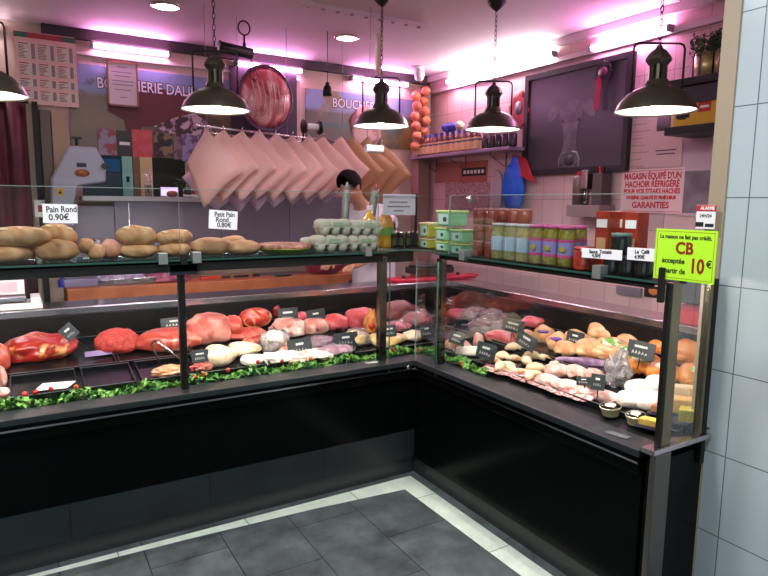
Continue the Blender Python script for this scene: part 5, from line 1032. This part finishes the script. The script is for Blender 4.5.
# ---- right counter, front row
wing = M3('wing_skin', '#f4dcb6', '#dc8a5c', 20, .5, .64)
meat('white_roll', 'pinkish white roll standing up between two chalk tags', 'poultry', 475, 347, 10, 14, breast, 'R', .06)
meat('pink_piece', 'pink piece beneath the leftmost chalk tag of the right counter', 'poultry', 452, 351, 26, 12, pork, 'R', .1)
meat('pale_strip', 'pale strip under the leftmost chalk tag', 'poultry', 466, 356, 34, 9, white, 'R', .08)
for k, (px, pb, w, h) in enumerate(((487, 364, 34, 12), (505, 362, 22, 12), (515, 352, 24, 13), (500, 371, 30, 12), (522, 366, 28, 13), (513, 375, 28, 11), (534, 362, 24, 12), (538, 373, 30, 13), (529, 381, 28, 9), (549, 371, 20, 10))):
    meat('chicken_wing', ['pale chicken piece at the left end, under the dark tag', 'chicken wing right beside the dark tag', 'chicken wing at the back under the slanted tag', 'chicken wing at the front edge left of centre', 'chicken wing in the centre of the heap', 'chicken wing at the front edge in the middle', 'chicken wing at the back right of the slanted tag', 'chicken wing on the right of the heap', 'chicken wing lowest at the right front', 'last chicken wing before the empty gap'][k], 'poultry', px, pb, w, h, wing, 'R', .07, amp=.14, fr=1.8, yaw=-90+37*(k % 5), group='chicken wings heaped in the right counter', sub=3)
for k, (px, pb, w, h) in enumerate(((548, 388, 36, 10), (566, 393, 36, 12), (556, 377, 28, 12), (574, 379, 28, 12), (588, 398, 34, 12), (590, 382, 22, 12), (606, 404, 30, 10))):
    meat('chicken_breast', ['pale pink breast at the left of the breast row', 'pale pink breast at the front in the middle', 'rosy breast in the back left', 'rosy breast behind the small grey tag', 'breast below the pair of grey tags', 'breast behind the right one of the grey tags', 'long breast running to the cheese tubs'][k], 'poultry', px, pb, w, h, breast, 'R', .08, amp=.09, yaw=-75+15*(k % 3), group='chicken breasts in the right counter')
t = meat('clear_bag', 'crumpled clear bag standing beside the grey tags', 'bag', 612, 388, 22, 34, film_mat('thick_bag', '#f2eef2', .28, .35), 'R', .09, amp=.3, fr=2.8)
for k, (px, pb, w, h) in enumerate(((634, 399, 30, 16), (652, 396, 26, 18), (626, 407, 32, 12), (646, 410, 34, 14))):
    meat('white_cutlet', ['bright white cutlet at the back left', 'bright white cutlet at the back against the steel post', 'bright white cutlet at the front left', 'bright white cutlet in front, nearest the cheese'][k], 'poultry', px, pb, w, h, mat('bright_white_meat', '#f6eee8', .4, c2='#f2dcd0', scale=6), 'R', .12, pw=.75, amp=.06, group='bright white cutlets by the steel post')
meat('lilac_film', 'lilac plastic film behind the chicken breasts', 'film', 585, 366, 60, 7, M3('lilac_foil', '#7c5a80', '#a084a0', 12), 'R', .06)
# bacon slices along the front ledge
bacon = mat('bacon', '#a85058', .35, c2='#efd0c8', scale=20, lo=.45, hi=.55, dist=2)
for k, (px, pb, w) in enumerate(((494, 372, 30), (520, 380, 34), (538, 386, 34), (555, 393, 28), (572, 398, 34))):
    q = dkR(px, pb+2); W = wpx(w, q)*1.15; V = []; F = []; n = 14
    t = thing('bacon_slice', ['first streaky slice nearest the corner greenery', 'second streaky slice along the front edge', 'third streaky slice along the front edge', 'fourth streaky slice along the front edge', 'last streaky slice before the cheese tubs'][k], 'bacon', q+Vector((.025, 0, .014)), group='streaky slices along the front edge', rot=(R(8), 0, R(-84)))
    for i in range(n+1):
        for j in range(4): V.append((-W/2+W*i/n, (-.036+.024*j)*(1-.5*abs(2*i/n-1)**3), .002*math.sin(i*.5+j)+.003*j))
    for i in range(n):
        for j in range(3): F.append((i*4+j, i*4+j+1, i*4+j+5, i*4+j+4))
    o = MB().add(V, F, bacon, None, True).build('slice', None, t); sd = o.modifiers.new('t', 'SOLIDIFY'); sd.thickness = .004
# cheese tubs and wedges
cream = mat('cream_cheese', '#e6c790', .45); film = glass('film_lid', '#e6efe6', 1, 1.5, .12)
for px, pb, r, lab in ((606, 419, .042, 'round cream tub with a clear lid, left of the pair'), (631, 428, .038, 'round cream tub with a clear lid, nearer the steel post')):
    q = dkR(px, pb-3); t = thing('cream_tub', lab, 'tub', q+Vector((.03, 0, .006)), group='round cream tubs', rot=(0, R(-8), 0))
    MB().lathe([(0, 0), (r*.82, 0), (r*.98, .028), (0, .028)], 26, cream).build('contents', None, t); MB().lathe([(r*.85, -.002), (r*1.02, .03), (r*1.06, .032), (r*1.06, .036), (r*1.0, .036)], 26, mat('clear_tub', '#d8c898', .2), close=False).build('tub', None, t)
    MB().lathe([(0, .04), (r*.9, .04), (r*1.05, .035)], 26, film).build('lid', None, t); MB().lathe([(0, .0405), (r*.55, .0405)], 20, mat('tub_sticker', '#9fb0a4', .4, c2='#e0dcc0', scale=40), close=False).build('sticker', None, t)
ch = mat('hard_cheese', '#e2bd7c', .5, c2='#d9ab68', scale=8)
def wedge(px, pb, s, label, rz, m=None, base=True):
    q = dkR(px, pb); t = thing('cheese_wedge', label, 'cheese', q+Vector((.05, 0, .012)), rz, 'cheese wedges behind the end glass')
    MB().prism([(-s*.5, -s*.3), (s*.5, -s*.25), (s*.45, s*.3), (-s*.4, s*.28)], .006, s*.55, m or ch).build('cheese', None, t, bev=.006)
    if base: MB().box((0, 0, .003), (s*1.3, s*.95, .006), mat('foam_tray', '#2c2740', .4)).build('foam_tray', None, t)
wedge(653, 419, .075, 'small brown cheese wedge just left of the steel post', -70, mat('brown_cheese', '#a87850', .5))
wedge(676, 402, .10, 'pale cheese wedge at the back behind the end glass', -50, mat('pale_cheese', '#e8cfa8', .5)); wedge(694, 405, .10, 'cheese wedge at the back right behind the end glass', -60)
wedge(676, 418, .12, 'large cheese wedge at the front behind the end glass', -55); wedge(698, 412, .09, 'cheese wedge against the black end strip', -50, mat('amber_cheese', '#d39a5a', .5))
wedge(640, 432, .07, 'yellow cheese block on the ledge in front of the post', -70, mat('yellow_cheese', '#dcb450', .5)); wedge(684, 428, .11, 'yellow green cheese block lowest behind the end glass', -50, mat('lime_cheese', '#b9a83a', .5))
q = dkR(620, 430); t = thing('ledge_label', 'small grey label lying on the ledge under the cream tubs', 'label', (1.985, at(622, 433, 2, .705).y, .7015), -80); MB().box((0, 0, .001), (.09, .035, .002)).build('card', mat('grey_label', '#565c5c', .4), t)
# white reflection-like glossy price plates on ledge
p = at(418*.0+345+12, 353, 2, .705)
tag(MB().box((0, 0, .0015), (.07, .035, .003)).build('ledge_label', mat('pale_label', '#9aa4a0', .3), None, (p.x-.03, 2.925, .7015)), 'pale label lying on the dark ledge left of the corner post', 'label')
# ---- chalk price tags
def chalktag(label, px, py, wp, hp, side, Y, tilt=0, lean=-12, m=None):
    p = at(px, py, 1 if side == 'L' else 0, Y); w = wpx(wp, p)*(1.0 if side == 'L' else 1.16)*1.12; h = wpx(hp, p)*1.0
    M = (faceL if side == 'L' else faceR)(*p) @ T(rz=tilt) @ T(rx=lean)
    t = bpy.data.objects.new('price_tag', None); COL.objects.link(t); tag(t, label, 'price tag', 'chalkboard price tags'); t.matrix_world = M
    MB().box((0, 0, 0), (w, h, .003), m or tagboard, bev=.001).build('board', None, t)
    s = MB(); r = random.Random(int(px*3+py)); n = r.choice((4, 5, 6)); x = -w*.08*n/2
    for k in range(n): s.b2((x, h*.12, .0016), (x+w*.068, h*.12+h*.13, .0026), chalk); x += w*.08
    x = -w*.3
    for k in range(5):
        hh = h*.2 if k < 4 else h*.12
        s.tube([(x, -h*.28, .002), (x+w*.03, -h*.28+hh, .002), (x+w*.06, -h*.24, .002)], w*.016, 4, chalk); x += w*.12
    s.build('chalk_marks', None, t)
    MB().box((0, -h/2-.025, -.003), (.005, .06, .002), black_mat).build('spike', None, t)
chalktag('chalk price tag tilted diagonally behind the dark red roast', 69, 332, 12, 15, 'L', 3.55, 40)
chalktag('chalk price tag standing behind the long pink slab, left of the black post', 174, 323, 23, 11, 'L', 3.62, 1)
chalktag('chalk price tag in the shade between the black post and the poultry rolls', 200, 356, 15, 12, 'L', 3.18, 2)
chalktag('grey chalk price tag above the folded pale pork', 288, 315, 19, 14, 'L', 3.58, 0)
chalktag('dark chalk price tag above the stuffed roll', 316, 316, 18, 13, 'L', 3.56, 4)
chalktag('large chalk price tag in front of the white fat slices', 300, 347, 23, 17, 'L', 3.17, 4)
chalktag('slanted chalk price tag left of the yellow poultry', 346, 340, 24, 15, 'L', 3.2, 0)
chalktag('small chalk price tag right beside the corner post in front of the bag', 390, 331, 13, 12, 'L', 3.16, 2)
chalktag('dark chalk price tag at the back leaning near the corner post', 396, 311, 18, 13, 'L', 3.62, -10)
chalktag('chalk price tag just left of the second corner post', 427, 331, 14, 14, 'L', 3.12, 4)
chalktag('small chalk price tag high behind the dark pink cut', 450, 302, 11, 8, 'R', 2.6, 0)
chalktag('chalk price tag right of the second corner post', 457, 338, 19, 13, 'R', 2.16, 0)
chalktag('chalk price tag in front of the chicken pieces beside the pinkish roll', 486, 351, 22, 16, 'R', 2.14, 0)
chalktag('chalk price tag above the bright pink red slice', 513, 326, 24, 13, 'R', 2.5, 0)
chalktag('chalk price tag slanting behind the chicken wings', 526, 341, 20, 15, 'R', 2.3, -14)
chalktag('dark chalk price tag behind the pale whole chickens', 575, 338, 17, 13, 'R', 2.62, 0)
chalktag('large chalk price tag above the orange chicken with the green label', 641, 350, 24, 17, 'R', 2.5, 0)
chalktag('small grey chalk price tag lying among the chicken breasts', 584, 381, 15, 8, 'R', 2.2, 14)
chalktag('chalk price tag standing left of the crumpled clear bag', 598, 382, 13, 16, 'R', 2.18, 8)
# ---- greenery and tomatoes
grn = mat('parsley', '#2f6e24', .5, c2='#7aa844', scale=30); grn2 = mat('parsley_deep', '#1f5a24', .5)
def green_strip(name, label, path, wd, dens, seed):
    r = random.Random(seed); s = MB(); s2 = []
    for (a, c, n) in path:
        a, c = Vector(a), Vector(c); d = (c-a); perp = Vector((-d.y, d.x, 0)).normalized()
        for i in range(int(n*dens)):
            u = r.random(); k = r.uniform(-.5, .5); z = r.random(); pos = a+d*u+perp*k*wd+Vector((0, 0, z*.026*(1+.7*math.sin(u*d.length*23+seed))))
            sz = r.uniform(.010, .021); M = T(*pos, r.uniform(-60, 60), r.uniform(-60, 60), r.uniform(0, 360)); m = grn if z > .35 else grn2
            s.add([(-sz, 0, 0), (-sz*.3, -sz*.5, .002), (sz, -sz*.15, 0), (sz*.2, sz*.6, .003)], [(0, 1, 2, 3)], m, M)
    o = s.build(name, None); tag(o, label, 'greenery', kind='stuff')
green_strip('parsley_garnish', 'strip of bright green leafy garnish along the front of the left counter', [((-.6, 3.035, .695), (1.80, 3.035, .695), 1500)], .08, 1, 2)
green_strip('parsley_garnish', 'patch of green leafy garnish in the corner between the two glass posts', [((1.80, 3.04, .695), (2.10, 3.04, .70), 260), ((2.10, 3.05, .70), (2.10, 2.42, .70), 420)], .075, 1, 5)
tom = mat('tomato_red', '#c2241a', .25, coat=.3)
for k, (px, py) in enumerate(((25, 394), (36, 392), (51, 389), (76, 387), (195, 377), (204, 374), (228, 370), (258, 362), (282, 361), (311, 359), (393, 350), (418, 352), (461, 379))):
    if k < 12: q = at(px, py, 1, 3.01); loc = (q.x, 3.01, max(.715, q.z))
    else: q = at(px, py, 0, 2.08); loc = (2.08, q.y, max(.71, q.z))
    lab = ['left one of the two big red garnish tomatoes at the far left', 'right one of the two big red garnish tomatoes at the far left', 'red garnish tomato just below the white card', 'orange red garnish berry below the right end of the white card', 'red garnish tomato left of the black post', 'red garnish tomato at the foot of the black post', 'small red garnish berry below the pointed poultry roll', 'red garnish tomato below the middle poultry roll', 'red garnish tomato under the bag of white meat', 'tiny red garnish berry below the lilac wrapped meat', 'tiny red garnish berry below the yellow poultry', 'tiny red garnish berry in the corner greenery', 'red garnish pepper piece in the greenery right of the second post'][k]
    tag(MB().blob((0, 0, 0), (.026 if k < 2 else .021,)*2+(.024 if k != 12 else .04,), k, .06, 1.2, 3, tom if k not in (3, 9) else mat('berry_orange', '#c25a2a', .4)).build('cherry_tomato', None, None, loc), lab, 'tomato', 'tomatoes in the greenery')
# ================================================================== PERSON
skin = mat('skin', '#b97f66', .5, sub=.1); coat_m = mat('white_coat', '#dcc8d8', .8); hair_m = mat('dark_hair', '#120b0b', .9, spec=.1)
def skinned(name, verts, edges, radii, m, parent, root=0, lev=2):
    me = bpy.data.meshes.new(name); me.from_pydata([Vector(v) for v in verts], edges, []); me.materials.append(m)
    o = bpy.data.objects.new(name, me); COL.objects.link(o); o.parent = parent
    sk = o.modifiers.new('skin', 'SKIN'); lay = me.skin_vertices[0].data if me.skin_vertices else None
    if lay is None:
        bpy.context.view_layer.objects.active = o; me.attributes  # layer is made by the modifier
    for i, v in enumerate(me.skin_vertices[0].data):
        r = radii[i]; v.radius = r if isinstance(r, tuple) else (r, r); v.use_root = (i == root)
    sb = o.modifiers.new('sub', 'SUBSURF'); sb.levels = lev; sb.render_levels = lev
    sk.use_smooth_shade = True; return o
PX, PY = 2.61, 4.52
man = thing('person', 'butcher in a white coat bending forward to the left behind the counter, dark short hair', 'person', (PX, PY, 0))
# local frame: faces -X and a little towards the counter
f_ = Vector((-.93, -.37, 0)); s_ = Vector((.37, -.93, 0)); up = Vector((0, 0, 1))
def L(fw, sd, z): return f_*fw+s_*sd+up*z
V = [L(0, 0, .95), L(.01, 0, 1.14), L(.05, 0, 1.34), L(.11, 0, 1.49), L(.18, 0, 1.58), L(.235, 0, 1.63), L(.285, 0, 1.68), L(.32, 0, 1.73)]
E_ = [(i, i+1) for i in range(7)]; Rd = [.12, .115, .125, .11, .062, .055, (.075, .08), (.085, .095)]
def limb(pts, rs, root):
    i0 = len(V); prev = root
    for p, r in zip(pts, rs): V.append(p); Rd.append(r); E_.append((prev, len(V)-1)); prev = len(V)-1
    return prev
for sd in (-1, 1):
    limb([L(0, sd*.09, .88), L(.02, sd*.11, .52), L(-.02, sd*.11, .10), L(.03, sd*.11, .045), L(.15, sd*.12, .035)], [.085, .06, .042, .04, .035], 0)
    w_ = limb([L(.12, sd*.17, 1.50), L(.18, sd*.22, 1.25), L(.36, sd*.14, 1.12), L(.40, sd*.12, 1.105)], [.055, .042, .032, .027], 3)
    for k in range(4):
        o = (k-1.5)*.021; limb([L(.455, sd*.12+o, 1.10), L(.49+.006*(1-abs(k-1.5)), sd*.12+o*1.1, 1.085), L(.505, sd*.12+o*1.1, 1.06)], [.010, .009, .008], w_)
    limb([L(.42, sd*.12-sd*.035, 1.09), L(.45, sd*.12-sd*.05, 1.07)], [.011, .009], w_)
body = skinned('body', V, E_, Rd, skin, man)
# face: nose, ears, brow joined to the head turned down and left
hM = T(*L(.325, 0, 1.735)) @ Matrix((( *(f_*.80-up*.60),), )*1 + ((0, 0, 0),)*2).to_4x4() if False else None
fd = (f_*.78-up*.62).normalized(); fu = (up*.78+f_*.62).normalized(); fs = s_
hc = L(.33, 0, 1.73)
def HP(a, b_, c): return hc+fd*a+fs*b_+fu*c
MB().blob(HP(.10, 0, -.015), (.03, .025, .04), 1, .02, m=skin).build('nose', None, man)
for e in (-1, 1):
    MB().blob(HP(.0, e*.085, -.01), (.035, .02, .055), 2, .05, m=skin).build('ear', None, man); MB().blob(HP(.088, e*.032, .022), (.018, .02, .014), 3, .0, m=mat('eye_dark', '#1c1412', .3)).build('eye', None, man)
MB().blob(HP(.088, 0, -.055), (.018, .045, .014), 4, .0, m=mat('lips', '#8c4a44', .5)).build('mouth', None, man)
hm = MB(); b = bmesh.new(); bmesh.ops.create_icosphere(b, subdivisions=4, radius=1); VV = []
for v in b.verts:
    p = v.co; k = 1+.03*noise.noise(p*6); VV.append(hc+fd*(p.x*.108*k-.012)+fs*p.y*.096*k+fu*(p.z*.115*k+.022))
b.verts.index_update(); FF = [[v.index for v in f.verts] for f in b.faces if f.calc_center_median().x < .45 and not (f.calc_center_median().x > -.1 and f.calc_center_median().z < -.05) and f.calc_center_median().z > -.75]
hm.add(VV, FF, hair_m, None, True); b.free(); o = hm.build('hair', None, man); sd = o.modifiers.new('t', 'SOLIDIFY'); sd.thickness = .012
CV = [L(0, 0, .80), L(0, 0, .95), L(.01, 0, 1.14), L(.05, 0, 1.34), L(.10, 0, 1.50), L(.17, 0, 1.60)]; CE = [(i, i+1) for i in range(5)]; CR = [.21, .20, .20, .21, .20, .115]
for sd in (-1, 1):
    i = len(CV); CV += [L(.12, sd*.175, 1.50), L(.18, sd*.225, 1.25), L(.34, sd*.15, 1.125)]; CR += [.075, .06, .048]; CE += [(4, i), (i, i+1), (i+1, i+2)]
skinned('coat', CV, CE, CR, coat_m, man)
TV = [L(0, 0, .92)]; TE = []; TR = [(.14, .12)]
for sd in (-1, 1):
    i = len(TV); TV += [L(0, sd*.09, .85), L(.02, sd*.11, .52), L(-.02, sd*.11, .10)]; TR += [.10, .075, .06]; TE += [(0, i), (i, i+1), (i+1, i+2)]
skinned('trousers', TV, TE, TR, mat('dark_trousers', '#23222a', .8), man)
for sd in (-1, 1): MB().blob(L(.06, sd*.115, .045), (.28, .10, .09), 5, .03, 1.2, 3, black_mat, None, flat=.9).build('shoe', None, man)
# ================================================================== LIGHT
wd = bpy.data.worlds.new('world'); sc.world = wd; wd.use_nodes = True; wd.node_tree.nodes['Background'].inputs[0].default_value = (.72, .86, 1, 1); wd.node_tree.nodes['Background'].inputs[1].default_value = .15
def area(name, loc, tgt, sx, sy, e, c):
    l = bpy.data.lights.new(name, 'AREA'); l.shape = 'RECTANGLE'; l.size = sx; l.size_y = sy; l.energy = e; l.color = c
    o = bpy.data.objects.new(name, l); COL.objects.link(o); o.location = loc; o.rotation_euler = (Vector(tgt)-Vector(loc)).to_track_quat('-Z', 'Y').to_euler(); return o
area('rear_room_fill', (1.1, 6.0, 2.9), (1.1, 6.0, 0), .8, .2, 10, (1, .97, .92))  # added area light without a fitting, brightens the rear room
area('shopfront_daylight', (-1.0, -1.55, 1.5), (1.8, 2.0, 1.2), 3.0, 2.2, 17, (.80, .92, 1))
for k, (x, y) in enumerate(((.9, 1.9), (-.5, 1.7), (1.1, .6))): area('customer_side_fill', (x, y, CZ-.02), (x, y, 0), .25, .25, 26, (.96, .98, 1))  # unseen area lights added above the customers to brighten the floor
sc.view_settings.view_transform = 'Standard'; sc.view_settings.look = 'None'; sc.view_settings.gamma = 1; sc.view_settings.use_curve_mapping = False; sc.view_settings.exposure = .35
cy = sc.cycles; cy.use_denoising = True
try: cy.denoiser = 'OPENIMAGEDENOISE'
except Exception: pass
cy.max_bounces = 8; cy.transparent_max_bounces = 24; cy.diffuse_bounces = 4; cy.glossy_bounces = 4; cy.sample_clamp_indirect = 6; cy.caustics_reflective = False; cy.caustics_refractive = False
